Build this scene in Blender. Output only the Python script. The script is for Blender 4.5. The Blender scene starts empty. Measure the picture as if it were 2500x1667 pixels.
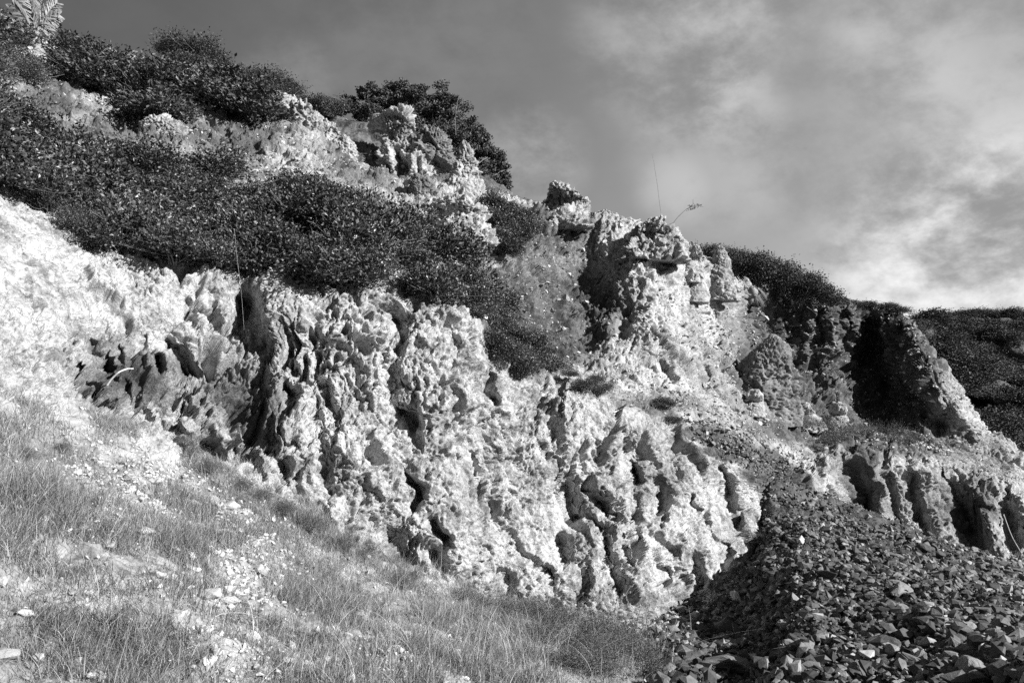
import bpy, bmesh, math, random, time
import numpy as np
from mathutils import Vector, Matrix, Euler

T0 = time.time()
D = bpy.data
S = bpy.context.scene
COL = S.collection
rad = math.radians
RNG = np.random.default_rng(7)
random.seed(7)

# ------------------------------------------------------------------ camera
F = 28.0 / 36.0 * 2500.0
PITCH = rad(5.0)
CAMZ = 1.6
cam_d = D.cameras.new("camera")
cam_d.lens = 28.0; cam_d.sensor_width = 36.0
cam_d.clip_start = 0.05; cam_d.clip_end = 2000.0
cam = D.objects.new("camera", cam_d); COL.objects.link(cam)
cam.location = (0, 0, CAMZ); cam.rotation_euler = (rad(90) + PITCH, 0, 0)
S.camera = cam
CP, SP = math.cos(PITCH), math.sin(PITCH)

def unproj(u, v, d):
    """photo pixel (2500 wide) at axial distance d -> world point(s)"""
    u = np.asarray(u, dtype=np.float64); v = np.asarray(v, dtype=np.float64); d = np.asarray(d, dtype=np.float64)
    cx = (u - 1250.0) / F * d
    cy = (833.5 - v) / F * d
    return np.stack([cx, d * CP - cy * SP, CAMZ + d * SP + cy * CP], axis=-1)

def proj(P):
    x = P[..., 0]; y = P[..., 1]; z = P[..., 2] - CAMZ
    d = y * CP + z * SP
    cy = -y * SP + z * CP
    dd = np.maximum(d, 1e-3)
    return 1250.0 + F * x / dd, 833.5 - F * cy / dd, d

def at(u, v, d):
    return Vector(unproj(u, v, d).tolist())

# ------------------------------------------------------------------ light
SUN = Vector((0.79, -0.38, 0.50)).normalized()
SUN_EL = math.asin(SUN.z)
SUN_ROT = math.atan2(SUN.x, SUN.y)
sun_d = D.lights.new("sun", 'SUN'); sun_d.energy = 5.0; sun_d.angle = rad(0.5)
sun_d.color = (1.0, 1.0, 1.0)
sun = D.objects.new("sun", sun_d); COL.objects.link(sun)
sun.rotation_euler = (-SUN).to_track_quat('-Z', 'Y').to_euler()
sun.location = (40, -10, 30)

S.view_settings.view_transform = 'Standard'
S.view_settings.look = 'None'
S.view_settings.gamma = 1.0
S.view_settings.exposure = 0.95
S.cycles.use_denoising = False
S.cycles.max_bounces = 4
S.cycles.diffuse_bounces = 1
S.cycles.glossy_bounces = 1
S.cycles.transparent_max_bounces = 4

W = D.worlds.new("World"); S.world = W; W.use_nodes = True
nt = W.node_tree; nt.nodes.clear()
def N(nt, typ, **kw):
    n = nt.nodes.new(typ)
    for k, v in kw.items():
        if k.startswith('i_'):
            n.inputs[k[2:].replace('_', ' ')].default_value = v
        else:
            setattr(n, k, v)
    return n
def math_n(nt, op, a, b=None, clamp=False):
    n = nt.nodes.new('ShaderNodeMath'); n.operation = op; n.use_clamp = clamp
    for i, x in enumerate((a, b)):
        if x is None: continue
        if isinstance(x, (int, float)): n.inputs[i].default_value = x
        else: nt.links.new(x, n.inputs[i])
    return n.outputs[0]
def maprange(nt, val, a, b, c=0.0, d=1.0, smooth=True):
    n = nt.nodes.new('ShaderNodeMapRange')
    n.interpolation_type = 'SMOOTHSTEP' if smooth else 'LINEAR'
    nt.links.new(val, n.inputs[0])
    for i, x in zip((1, 2, 3, 4), (a, b, c, d)): n.inputs[i].default_value = x
    return n.outputs[0]
def noise_n(nt, vec, scale, detail=5, rough=0.55, dist=0.0):
    n = nt.nodes.new('ShaderNodeTexNoise')
    n.inputs['Scale'].default_value = scale; n.inputs['Detail'].default_value = detail
    n.inputs['Roughness'].default_value = rough; n.inputs['Distortion'].default_value = dist
    if vec is not None: nt.links.new(vec, n.inputs['Vector'])
    return n.outputs['Fac']

sky = N(nt, 'ShaderNodeTexSky', sky_type='NISHITA', sun_disc=False, sun_elevation=SUN_EL, sun_rotation=SUN_ROT)
sep = nt.nodes.new('ShaderNodeSeparateColor'); nt.links.new(sky.outputs[0], sep.inputs[0])
# monochrome sky seen as through a red filter: the deep blue goes dark
base = math_n(nt, 'MULTIPLY', sep.outputs[0], 0.85)
base = math_n(nt, 'ADD', base, math_n(nt, 'MULTIPLY', sep.outputs[1], 0.15))
tc = nt.nodes.new('ShaderNodeTexCoord')
vec = tc.outputs['Generated']
vs = nt.nodes.new('ShaderNodeMapping'); nt.links.new(vec, vs.inputs[0])
vs.inputs['Rotation'].default_value = (0, rad(28), 0); vs.inputs['Scale'].default_value = (1.0, 1.1, 1.5)
n1 = noise_n(nt, vs.outputs[0], 4.0, 10, 0.60, 0.15)
n2 = noise_n(nt, vs.outputs[0], 11.0, 9, 0.64, 0.1)
nn = math_n(nt, 'ADD', math_n(nt, 'MULTIPLY', n1, 0.62), math_n(nt, 'MULTIPLY', n2, 0.38))
cl = maprange(nt, nn, 0.38, 0.62)
def blob(u, v, r0, r1, w):
    dv = unproj(u, v, 1.0) - np.array([0, 0, CAMZ]); dv = dv / np.linalg.norm(dv)
    dn = nt.nodes.new('ShaderNodeVectorMath'); dn.operation = 'DOT_PRODUCT'
    nt.links.new(vec, dn.inputs[0]); dn.inputs[1].default_value = tuple(dv)
    return maprange(nt, dn.outputs['Value'], math.cos(rad(r1)), math.cos(rad(r0)), 0.0, w)
SKYBLOBS = [(2850, 560, 4, 26, 0.20), (2330, 700, 0, 10, 0.42), (2520, 560, 0, 8, 0.22), (2150, 650, 0, 4.5, 0.10), (1740, 385, 0, 7, 0.14), (1640, 470, 0, 3, 0.10), (1790, 250, 0, 4, 0.10),
            (1640, 90, 0, 8, 0.20), (1780, 30, 0, 6, 0.12), (1295, 400, 0, 5, 0.2), (700, 215, 0, 4, 0.10), (2200, 110, 0, 5, 0.10), (2020, 0, 0, 6, 0.08), (2180, 470, 0, 4, 0.08), (2350, 320, 0, 5, 0.08), (1000, 60, 0, 10, 0.04)]
tot = None
for b in SKYBLOBS:
    o = blob(*b)
    tot = o if tot is None else math_n(nt, 'ADD', tot, o)
cloud = math_n(nt, 'MULTIPLY', tot, math_n(nt, 'ADD', math_n(nt, 'MULTIPLY', cl, 1.9), -0.1))
cloud = math_n(nt, 'ADD', cloud, math_n(nt, 'MULTIPLY', cl, 0.035))
cloud = math_n(nt, 'ADD', cloud, blob(2500, 500, 8, 38, 0.25))
cloud = math_n(nt, 'ADD', cloud, blob(2000, 200, 8, 54, 0.17))
cloud = math_n(nt, 'ADD', cloud, 0.052)
SKY_LEVEL = 0.042
tot_s = math_n(nt, 'ADD', math_n(nt, 'MULTIPLY', base, 0.60), math_n(nt, 'MULTIPLY', cloud, 6.3))
cmb = nt.nodes.new('ShaderNodeCombineColor')
for i in range(3): nt.links.new(tot_s, cmb.inputs[i])
bg = nt.nodes.new('ShaderNodeBackground'); bg.inputs['Strength'].default_value = SKY_LEVEL
nt.links.new(cmb.outputs[0], bg.inputs[0])
wo = nt.nodes.new('ShaderNodeOutputWorld'); nt.links.new(bg.outputs[0], wo.inputs[0])

# ------------------------------------------------------------------ noise (numpy)
def _hash(ix, iy, iz, seed):
    h = (ix.astype(np.uint32) * np.uint32(374761393)) ^ (iy.astype(np.uint32) * np.uint32(668265263)) ^ \
        (iz.astype(np.uint32) * np.uint32(2147483647)) ^ np.uint32((seed * 1274126177 + 97) & 0xffffffff)
    h = (h ^ (h >> np.uint32(13))) * np.uint32(1274126177)
    h = h ^ (h >> np.uint32(16))
    h = h * np.uint32(2246822519)
    return h ^ (h >> np.uint32(15))
_G = np.random.default_rng(1).normal(size=(256, 3)).astype(np.float32)
_G /= np.linalg.norm(_G, axis=1)[:, None]
def perlin(P, seed=0):
    P = P.astype(np.float32)
    I = np.floor(P); fr = P - I; I = I.astype(np.int32)
    w = fr * fr * fr * (fr * (fr * 6 - 15) + 10)
    out = np.zeros(len(P), np.float32)
    for dx in (0, 1):
        wx = w[:, 0] if dx else 1 - w[:, 0]
        for dy in (0, 1):
            wy = w[:, 1] if dy else 1 - w[:, 1]
            for dz in (0, 1):
                wz = w[:, 2] if dz else 1 - w[:, 2]
                g = _G[_hash(I[:, 0] + dx, I[:, 1] + dy, I[:, 2] + dz, seed) & np.uint32(255)]
                out += wx * wy * wz * (g[:, 0] * (fr[:, 0] - dx) + g[:, 1] * (fr[:, 1] - dy) + g[:, 2] * (fr[:, 2] - dz))
    return out * 1.6
def fbm(P, octs=4, seed=0, gain=0.5, lac=2.03):
    s = 0; a = 1.0
    for o in range(octs):
        s = s + a * perlin(P * lac ** o, seed + o); a *= gain
    return s
def ridged(P, octs=4, seed=0, gain=0.5):
    s = 0; a = 1.0; wgt = 1.0
    for o in range(octs):
        n = 1 - np.abs(perlin(P * 2.07 ** o, seed + o)) * 1.6
        n = np.clip(n, 0, 1) ** 2
        s = s + a * n * wgt; wgt = np.clip(n * 1.6, 0, 1); a *= gain
    return s
def worley(P, seed=0, tilt=False):
    P = P.astype(np.float32)
    I = np.floor(P).astype(np.int32); fr = P - I
    F1 = np.full(len(P), 9, np.float32); F2 = F1.copy(); ID = np.zeros(len(P), np.float32); TL = np.zeros(len(P), np.float32)
    for dx in (-1, 0, 1):
        for dy in (-1, 0, 1):
            for dz in (-1, 0, 1):
                h = _hash(I[:, 0] + dx, I[:, 1] + dy, I[:, 2] + dz, seed)
                ox = (h & np.uint32(1023)).astype(np.float32) / 1023 + dx - fr[:, 0]
                oy = ((h >> np.uint32(10)) & np.uint32(1023)).astype(np.float32) / 1023 + dy - fr[:, 1]
                oz = ((h >> np.uint32(20)) & np.uint32(1023)).astype(np.float32) / 1023 + dz - fr[:, 2]
                dd = ox * ox + oy * oy + oz * oz
                closer = dd < F1
                F2 = np.where(closer, F1, np.minimum(F2, dd))
                ID = np.where(closer, (h & np.uint32(65535)).astype(np.float32) / 65535, ID)
                if tilt:
                    tx = ((h >> np.uint32(5)) & np.uint32(255)).astype(np.float32) / 127.5 - 1; ty = ((h >> np.uint32(13)) & np.uint32(255)).astype(np.float32) / 127.5 - 1
                    tz = ((h >> np.uint32(21)) & np.uint32(255)).astype(np.float32) / 127.5 - 1
                    TL = np.where(closer, tx * ox + ty * oy + tz * oz, TL)
                F1 = np.where(closer, dd, F1)
    if tilt: return np.sqrt(F1), np.sqrt(F2), ID, TL
    return np.sqrt(F1), np.sqrt(F2), ID
def sstep(x, a, b):
    t = np.clip((x - a) / (b - a), 0, 1); return t * t * (3 - 2 * t)

def rock_h(P, seed=0, stretch=(1.0, 1.0, 0.88), big=1.0, mid=1.0, fine=1.0, pit=1.0):
    """height of weathered, angular, fractured and pitted rock, in metres"""
    Q = P.astype(np.float32) * np.array(stretch, np.float32)
    wx = perlin(Q * 1.3, seed + 50); wy = perlin(Q * 1.3, seed + 51); wz = perlin(Q * 1.3, seed + 52)
    Q = Q + 0.10 * np.stack([wx, wy, wz], 1)
    wx = perlin(Q * 6, seed + 53); wz = perlin(Q * 6, seed + 55)
    Q = Q + 0.028 * np.stack([wx, -wx, wz], 1)
    h = big * 0.16 * fbm(Q * 0.8, 2, seed)
    F1, F2, ID, TL = worley(Q * 1.25 + 5, seed + 6, True)
    h = h + mid * (0.12 * (ID - .5) + 0.19 * TL) * sstep(F2 - F1, 0, .08)
    F1, F2, ID, TL = worley(Q * 3.0, seed + 7, True); e = F2 - F1
    calm = 0.35 + 0.65 * sstep(perlin(Q * 0.7 + 17, seed + 18), -0.25, 0.25)
    h = h + mid * calm * (0.050 * (ID - .5) + 0.085 * TL - 0.05 * (1 - sstep(e, 0, .07)))
    F1, F2, ID, TL = worley(Q * 7.3 + 3.3, seed + 9, True); e = F2 - F1
    h = h + fine * calm * (0.034 * (ID - .5) + 0.058 * TL - 0.026 * (1 - sstep(e, 0, .10)))
    F1, F2, ID, TL = worley(Q * 17.0 + 1.3, seed + 10, True); e = F2 - F1
    h = h + fine * (0.018 * (ID - .5) + 0.030 * TL - 0.010 * (1 - sstep(e, 0, .15)))
    Qv = Q * np.array([1, 1, .72], np.float32)
    m = sstep(perlin(Q * 0.95 + 3, seed + 19), -0.02, 0.32) * pit
    h = h - 0.30 * sstep(perlin(Qv * 2.9 + 9, seed + 21), 0.20, 0.42) * m
    h = h - 0.15 * sstep(perlin(Qv * 6.2, seed + 20), 0.20, 0.40) * (0.10 * pit + 0.90 * m)
    h = h - 0.055 * fine * (0.45 + 0.55 * m) * sstep(perlin(Qv * 13.5, seed + 22), 0.20, 0.42)
    h = h + fine * 0.024 * fbm(Q * 16.0, 3, seed + 30, 0.65)
    return h

# ------------------------------------------------------------------ object helpers
def mesh_np(name, V, Fq, smooth=True):
    """V (n,3); Fq (m,k) faces all with k corners"""
    me = D.meshes.new(name)
    V = np.ascontiguousarray(V, np.float32); Fq = np.ascontiguousarray(Fq, np.int32)
    m, k = Fq.shape
    me.vertices.add(len(V)); me.vertices.foreach_set('co', V.ravel())
    me.loops.add(m * k); me.loops.foreach_set('vertex_index', Fq.ravel())
    me.polygons.add(m); me.polygons.foreach_set('loop_start', np.arange(0, m * k, k, dtype=np.int32))
    try: me.polygons.foreach_set('loop_total', np.full(m, k, np.int32))
    except Exception: pass
    me.polygons.foreach_set('use_smooth', np.full(m, smooth, bool))
    me.update(calc_edges=True)
    return me
def attr(me, name, vals):
    a = me.attributes.new(name, 'FLOAT', 'POINT'); a.data.foreach_set('value', np.ascontiguousarray(vals, np.float32))
def link(name, me, mat=None, parent=None, label=None, cat=None, group=None, kind=None):
    o = D.objects.new(name, me); COL.objects.link(o)
    if mat is not None and me is not None and not me.materials: me.materials.append(mat)
    if parent is not None: o.parent = parent
    if label: o['label'] = label
    if cat: o['category'] = cat
    if group: o['group'] = group
    if kind: o['kind'] = kind
    return o

# ------------------------------------------------------------------ materials
def new_mat(name):
    m = D.materials.new(name); m.use_nodes = True
    t = m.node_tree; t.nodes.clear()
    out = t.nodes.new('ShaderNodeOutputMaterial'); p = t.nodes.new('ShaderNodeBsdfPrincipled')
    t.links.new(p.outputs[0], out.inputs[0])
    return m, t, p
def grey(t, val, p):
    c = t.nodes.new('ShaderNodeCombineColor')
    for i in range(3): t.links.new(val, c.inputs[i])
    t.links.new(c.outputs[0], p.inputs['Base Color'])
def mixf(t, fac, a, b):
    n = t.nodes.new('ShaderNodeMix'); n.data_type = 'FLOAT'
    for sock, x in ((n.inputs[0], fac), (n.inputs[2], a), (n.inputs[3], b)):
        if isinstance(x, (int, float)): sock.default_value = x
        else: t.links.new(x, sock)
    return n.outputs[0]
def rock_mat(name, lo, hi, soil_lo, soil_hi, use_attr=True, bump=0.6):
    m, t, p = new_mat(name)
    geo = t.nodes.new('ShaderNodeNewGeometry'); pos = geo.outputs['Position']
    a = noise_n(t, pos, 1.3, 6, 0.62, 0.4)
    b = noise_n(t, pos, 9.0, 6, 0.65, 0.3)
    c = noise_n(t, pos, 60.0, 3, 0.7)
    mixn = math_n(t, 'ADD', math_n(t, 'MULTIPLY', a, 0.5), math_n(t, 'MULTIPLY', b, 0.5))
    rv = maprange(t, mixn, 0.36, 0.58, lo, hi)
    # thin dark veins and lichen specks
    vo = t.nodes.new('ShaderNodeTexVoronoi'); vo.feature = 'DISTANCE_TO_EDGE'; vo.inputs['Scale'].default_value = 4.5
    wv = t.nodes.new('ShaderNodeVectorMath'); wv.operation = 'ADD'
    nz = t.nodes.new('ShaderNodeTexNoise'); nz.inputs['Scale'].default_value = 5.0; nz.inputs['Detail'].default_value = 4
    t.links.new(pos, nz.inputs['Vector']); t.links.new(pos, wv.inputs[0])
    sc = t.nodes.new('ShaderNodeVectorMath'); sc.operation = 'SCALE'; sc.inputs['Scale'].default_value = 0.35
    t.links.new(nz.outputs['Color'], sc.inputs[0]); t.links.new(sc.outputs[0], wv.inputs[1]); t.links.new(wv.outputs[0], vo.inputs['Vector'])
    vein = maprange(t, vo.outputs['Distance'], 0.0, 0.035, 0.45, 1.0)
    rv = math_n(t, 'MULTIPLY', rv, vein)
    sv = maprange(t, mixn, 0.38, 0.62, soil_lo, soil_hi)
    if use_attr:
        at_ = t.nodes.new('ShaderNodeAttribute'); at_.attribute_name = 'soil_shade'
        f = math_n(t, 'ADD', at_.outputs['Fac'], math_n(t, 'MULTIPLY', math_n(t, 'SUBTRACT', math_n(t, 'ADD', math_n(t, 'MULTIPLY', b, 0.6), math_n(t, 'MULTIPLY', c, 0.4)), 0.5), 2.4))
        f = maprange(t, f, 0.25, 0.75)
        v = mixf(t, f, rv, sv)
    else: v = rv
    v = math_n(t, 'MULTIPLY', v, maprange(t, c, 0.3, 0.7, 0.72, 1.15, False))
    grey(t, v, p)
    p.inputs['Roughness'].default_value = 0.9
    p.inputs['Specular IOR Level'].default_value = 0.25
    bp = t.nodes.new('ShaderNodeBump'); bp.inputs['Strength'].default_value = bump; bp.inputs['Distance'].default_value = 0.03
    hh = math_n(t, 'ADD', noise_n(t, pos, 28.0, 7, 0.7, 0.3), math_n(t, 'MULTIPLY', b, 0.6))
    t.links.new(hh, bp.inputs['Height']); t.links.new(bp.outputs[0], p.inputs['Normal'])
    return m
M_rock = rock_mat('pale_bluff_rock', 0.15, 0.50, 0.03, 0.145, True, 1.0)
M_crag = rock_mat('crag_rock', 0.12, 0.43, 0.1, 0.25, False, .8)
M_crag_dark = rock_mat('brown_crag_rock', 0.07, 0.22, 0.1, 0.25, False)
M_ground = rock_mat('ground_soil', 0.12, 0.42, 0.035, 0.12, True, 0.8)
M_far = rock_mat('far_hill_soil', 0.04, 0.11, 0.05, 0.1, False, 0.4)

def stone_mat(name, lo, hi):
    m, t, p = new_mat(name)
    oi = t.nodes.new('ShaderNodeAttribute'); oi.attribute_name = 'tone'
    tcn = t.nodes.new('ShaderNodeTexCoord')
    n = noise_n(t, tcn.outputs['Object'], 22.0, 5, 0.65)
    v = maprange(t, oi.outputs['Fac'], 0, 1, lo, hi, False)
    v = math_n(t, 'MULTIPLY', v, maprange(t, n, 0.3, 0.7, 0.6, 1.25, False))
    grey(t, v, p); p.inputs['Roughness'].default_value = 0.75
    bp = t.nodes.new('ShaderNodeBump'); bp.inputs['Strength'].default_value = 0.5; bp.inputs['Distance'].default_value = 0.01
    t.links.new(noise_n(t, tcn.outputs['Object'], 55.0, 5, 0.7), bp.inputs['Height']); t.links.new(bp.outputs[0], p.inputs['Normal'])
    return m
M_stone = stone_mat('rubble_stone', 0.02, 0.38)
M_scree_foot = stone_mat('fallen_rock', 0.08, 0.5)
M_pale_stone = stone_mat('pale_stone', 0.35, 0.65)

def leaf_mat(name, lo, hi, rough=0.38, spec=0.6, trans=0.0):
    m, t, p = new_mat(name)
    oi = t.nodes.new('ShaderNodeAttribute'); oi.attribute_name = 'tone'
    v = maprange(t, oi.outputs['Fac'], 0, 1, lo, hi, False)
    grey(t, v, p); p.inputs['Roughness'].default_value = rough; p.inputs['Specular IOR Level'].default_value = spec
    return m
M_leaf = leaf_mat('glossy_leaf', 0.010, 0.17, 0.42, 0.5)
M_leaf_fine = leaf_mat('small_leaf', 0.02, 0.14, 0.5, 0.4)
M_leaf_far = leaf_mat('far_leaf', 0.025, 0.13, 0.6, 0.3)
M_grass = leaf_mat('grass_blade', 0.04, 0.42, 0.5, 0.4)
M_dry = leaf_mat('dry_stalk', 0.2, 0.6, 0.6, 0.3)
M_palm = leaf_mat('dry_frond', 0.10, 0.40, 0.6, 0.3)
def plain_mat(name, v, rough=0.8):
    m, t, p = new_mat(name)
    tcn = t.nodes.new('ShaderNodeTexCoord')
    n = noise_n(t, tcn.outputs['Object'], 14.0, 5, 0.65)
    grey(t, maprange(t, n, 0.3, 0.7, v * 0.6, v * 1.3, False), p); p.inputs['Roughness'].default_value = rough
    return m
M_stem = plain_mat('shrub_stem', 0.2)
M_palebranch = plain_mat('bleached_branch', 0.45)

# ------------------------------------------------------------------ terrain sheets
def pchip(tk, Y, tq):
    """tk (K), Y (K,nu), tq (nt) -> (nt,nu) monotone cubic"""
    h = np.diff(tk)[:, None]; dl = np.diff(Y, axis=0) / h
    m = np.zeros_like(Y)
    m[0] = dl[0]; m[-1] = dl[-1]
    same = dl[:-1] * dl[1:] > 0
    w = np.where(same, 2 * dl[:-1] * dl[1:] / np.where(same, dl[:-1] + dl[1:], 1), 0)
    m[1:-1] = w
    idx = np.clip(np.searchsorted(tk, tq, side='right') - 1, 0, len(tk) - 2)
    s = ((tq - tk[idx]) / (tk[idx + 1] - tk[idx]))[:, None]; hh = (tk[idx + 1] - tk[idx])[:, None]
    y0, y1, m0, m1 = Y[idx], Y[idx + 1], m[idx], m[idx + 1]
    return (2*s**3 - 3*s**2 + 1)*y0 + (s**3 - 2*s**2 + s)*hh*m0 + (-2*s**3 + 3*s**2)*y1 + (s**3 - s**2)*hh*m1
def smooth1(a, w):
    k = np.exp(-0.5 * (np.arange(-3*w, 3*w+1) / w) ** 2); k /= k.sum()
    return np.convolve(np.pad(a, 3*w, mode='edge'), k, 'valid')
def loft(rows, u0, u1, du, nseg, sm=14):
    nu = int((u1 - u0) / du) + 1
    us = np.linspace(u0, u1, nu)
    Vs, Ds = [], []
    for r in rows:
        r = np.array(r, float)
        w = max(1, int(sm / du))
        Vs.append(smooth1(np.interp(us, r[:, 0], r[:, 1]), w)); Ds.append(smooth1(np.interp(us, r[:, 0], r[:, 2]), w))
    tk = np.arange(len(rows)).astype(float)
    tq = np.concatenate([np.linspace(i, i + 1, n, endpoint=False) for i, n in enumerate(nseg)] + [[len(rows) - 1.0]])
    V = pchip(tk, np.array(Vs), tq); Dd = pchip(tk, np.array(Ds), tq)
    U = np.broadcast_to(us, V.shape).copy()
    Tq = np.broadcast_to(tq[:, None], V.shape).copy()
    return U, V, Dd, Tq
def seg_dist(U, V, pts):
    best = np.full(U.shape, 1e9); side = np.zeros(U.shape); par = np.zeros(U.shape)
    n = len(pts) - 1
    for i in range(n):
        (x0, y0), (x1, y1) = pts[i][:2], pts[i+1][:2]
        dx, dy = x1 - x0, y1 - y0; L = dx*dx + dy*dy + 1e-9
        t = np.clip(((U - x0)*dx + (V - y0)*dy) / L, 0, 1)
        ex, ey = U - (x0 + t*dx), V - (y0 + t*dy)
        dd = np.hypot(ex, ey)
        cr = dx * ey - dy * ex
        upd = dd < best
        best = np.where(upd, dd, best); side = np.where(upd, np.sign(cr), side); par = np.where(upd, (i + t) / n, par)
    return best, side, par
def carve(U, V, Dd, feats, mask=None):
    """feats: (polyline px, width px, metres away(+)/toward(-)) ; optional 4th: width on the other side"""
    out = Dd.copy()
    for f in feats:
        pts, w, a = f[:3]; w2 = f[3] if len(f) > 3 else w
        dd, side, par = seg_dist(U, V, pts)
        ww = np.where(side > 0, w, w2)
        k = np.exp(-(dd / ww) ** 2 * 1.2) * a
        if mask is not None: k = k * mask
        out += k
    return out
def gauss(U, V, lst):
    s = np.zeros(U.shape)
    for (u, v, ru, rv, a) in lst:
        s += a * np.exp(-(((U-u)/ru)**2 + ((V-v)/rv)**2))
    return s
def grid_faces(nr, nc):
    i = np.arange(nr*nc).reshape(nr, nc)
    return np.stack([i[:-1, :-1], i[:-1, 1:], i[1:, 1:], i[1:, :-1]], -1).reshape(-1, 4)
def blur2(A, w):
    k = np.exp(-0.5 * (np.arange(-2*w, 2*w+1) / w) ** 2); k /= k.sum()
    for ax in (0, 1):
        pad = [(0, 0)] * A.ndim; pad[ax] = (2*w, 2*w)
        B = np.pad(A, pad, mode='edge'); C = np.zeros_like(A)
        for j, kk in enumerate(k):
            sl = [slice(None)] * A.ndim; sl[ax] = slice(j, j + A.shape[ax]); C = C + kk * B[tuple(sl)]
        A = C
    return A
def normals(P, w=2):
    a = np.gradient(P, axis=1); b = np.gradient(P, axis=0)
    if w: a = blur2(a, w); b = blur2(b, w)
    n = np.cross(a, b); n /= np.linalg.norm(n, axis=-1)[..., None] + 1e-9
    return n
SURF = {}
def register(name, P):
    """lookup of what stands nearest the camera per 5 px bin"""
    u, v, d = proj(P.reshape(-1, 3))
    ok = (d > 0.5) & (u > -600) & (u < 3100) & (v > -600) & (v < 2200)
    bu = ((u + 600) / 5).astype(int); bv = ((v + 600) / 5).astype(int)
    Z = np.full((750, 570), np.inf)
    idx = np.where(ok)[0]
    np.minimum.at(Z, (bu[idx], bv[idx]), d[idx])
    SURF[name] = Z
def hit(u, v, names=None):
    best = np.inf
    for n, Z in SURF.items():
        if names and n not in names: continue
        i = int((u + 600) / 5); j = int((v + 600) / 5)
        if 0 < i < 749 and 0 < j < 569:
            z = np.min(Z[i-1:i+2, j-1:j+2])
            best = min(best, z)
    return best if np.isfinite(best) else None

# ---- hillside: rows bottom to top --------------------------------------
row_base = [(-420,900,5.2),(-100,930,6.6),(0,965,7.0),(150,1010,7.7),(300,1045,8.3),(440,1130,8.9),(560,1165,9.2),(640,1195,9.5),(760,1270,9.7),(870,1330,9.9),(990,1405,10.1),
            (1100,1430,10.3),(1230,1470,10.6),(1400,1495,10.9),(1500,1525,11.0),(1620,1515,11.5),(1700,1475,12.0),(1745,1435,12.4),(1810,1350,13.0),(1855,1285,13.6),(1878,1270,14.8),(1905,1265,17.0),
            (1960,1290,15.8),(2060,1330,17.0),(2200,1420,17.2),(2350,1480,16.2),(2500,1520,14.6),(2800,1600,12.0)]
row_low = [(u, v + 160, d - 0.35) for u, v, d in row_base]
row_top = [(-420,250,9.6),(-100,380,10.6),(0,440,11.0),(60,500,11.0),(150,560,11.1),(250,620,11.2),(400,650,11.3),(520,668,11.5),(600,690,11.9),(650,672,11.6),(800,668,11.8),(900,690,11.9),(1000,720,12.0),
           (1100,745,12.2),(1180,800,12.4),(1215,880,12.6),(1260,925,12.7),(1350,930,12.8),(1420,960,13.0),(1500,1000,13.2),(1600,1040,13.5),(1700,1070,13.9),(1790,1110,14.2),(1850,1165,14.6),(1872,1195,15.2),(1900,1155,17.2),
           (1960,1150,17.9),(2050,1095,18.8),(2150,1105,19.2),(2300,1135,19.6),(2400,1165,19.6),(2600,1250,18.6),(2800,1330,17.5)]
def mixrow(a, b, f, dd, dv=0):
    us = sorted(set([p[0] for p in a] + [p[0] for p in b])); a = np.array(a, float); b = np.array(b, float)
    return [(u, (1-f)*np.interp(u, a[:,0], a[:,1]) + f*np.interp(u, b[:,0], b[:,1]) + dv, (1-f)*np.interp(u, a[:,0], a[:,2]) + f*np.interp(u, b[:,0], b[:,2]) + dd) for u in us]
row_mid = mixrow(row_base, row_top, 0.5, 0.0)
row_ledge = [(-420,60,14.0),(-100,210,14.6),(0,260,15.0),(150,340,15.2),(350,380,15.5),(600,405,16.0),(850,450,16.0),(950,490,16.0),(1050,560,15.8),(1130,680,15.0),(1200,800,14.4),(1300,875,14.4),(1400,905,15.0),(1500,930,15.6),
             (1600,945,16.2),(1750,965,17.2),(1900,1005,19.5),(2000,1025,22.0),(2150,1045,24.0),(2300,1070,24.2),(2400,1110,23.2),(2600,1220,21.8),(2800,1310,20.5)]
row_wall = [(-420,-20,16.0),(-100,150,17.0),(0,200,17.8),(300,290,18.5),(450,275,19.0),(700,330,19.6),(850,410,19.2),(1000,465,18.7),(1130,520,18.0),(1200,620,17.0),(1300,700,17.4),(1400,720,18.2),(1500,720,18.6),(1600,760,18.8),
            (1700,800,20.0),(1800,820,22.5),(1900,850,26.5),(2030,880,27.0),(2130,880,29.0),(2260,900,26.0),(2330,960,25.2),(2400,1050,25.0),(2600,1190,23.8),(2800,1290,22.5)]
row_crest = [(-420,-260,30.0),(-100,0,29.0),(0,45,28.0),(110,98,27.6),(330,138,27.0),(500,165,26.5),(580,212,26.0),(690,246,25.0),(720,262,24.0),(780,310,23.4),(830,365,23.0),(880,420,22.4),(960,440,22.0),(1050,455,21.6),(1200,475,21.4),
             (1300,492,21.8),(1440,527,21.9),(1590,548,22.0),(1650,600,22.0),(1700,630,22.4),(1760,665,22.8),(1850,700,24.4),(1960,730,27.4),(2060,742,29.6),(2180,752,30.6),(2230,800,29.4),(2290,872,27.8),(2350,965,26.8),(2420,1045,26.4),(2600,1185,25.4),(2800,1285,24)]
row_back = [(u, v + 160, d + 5.0) for u, v, d in row_crest]
rows = [row_low, row_base, row_mid, row_top, row_ledge, row_wall, row_crest, row_back]
U, V, Dd, Tq = loft(rows, -420, 2800, 2.35, [30, 165, 165, 110, 130, 150, 24])
vis = sstep(Tq, 0.3, 1.0) * (1 - sstep(Tq, 6.0, 6.6))
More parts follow.
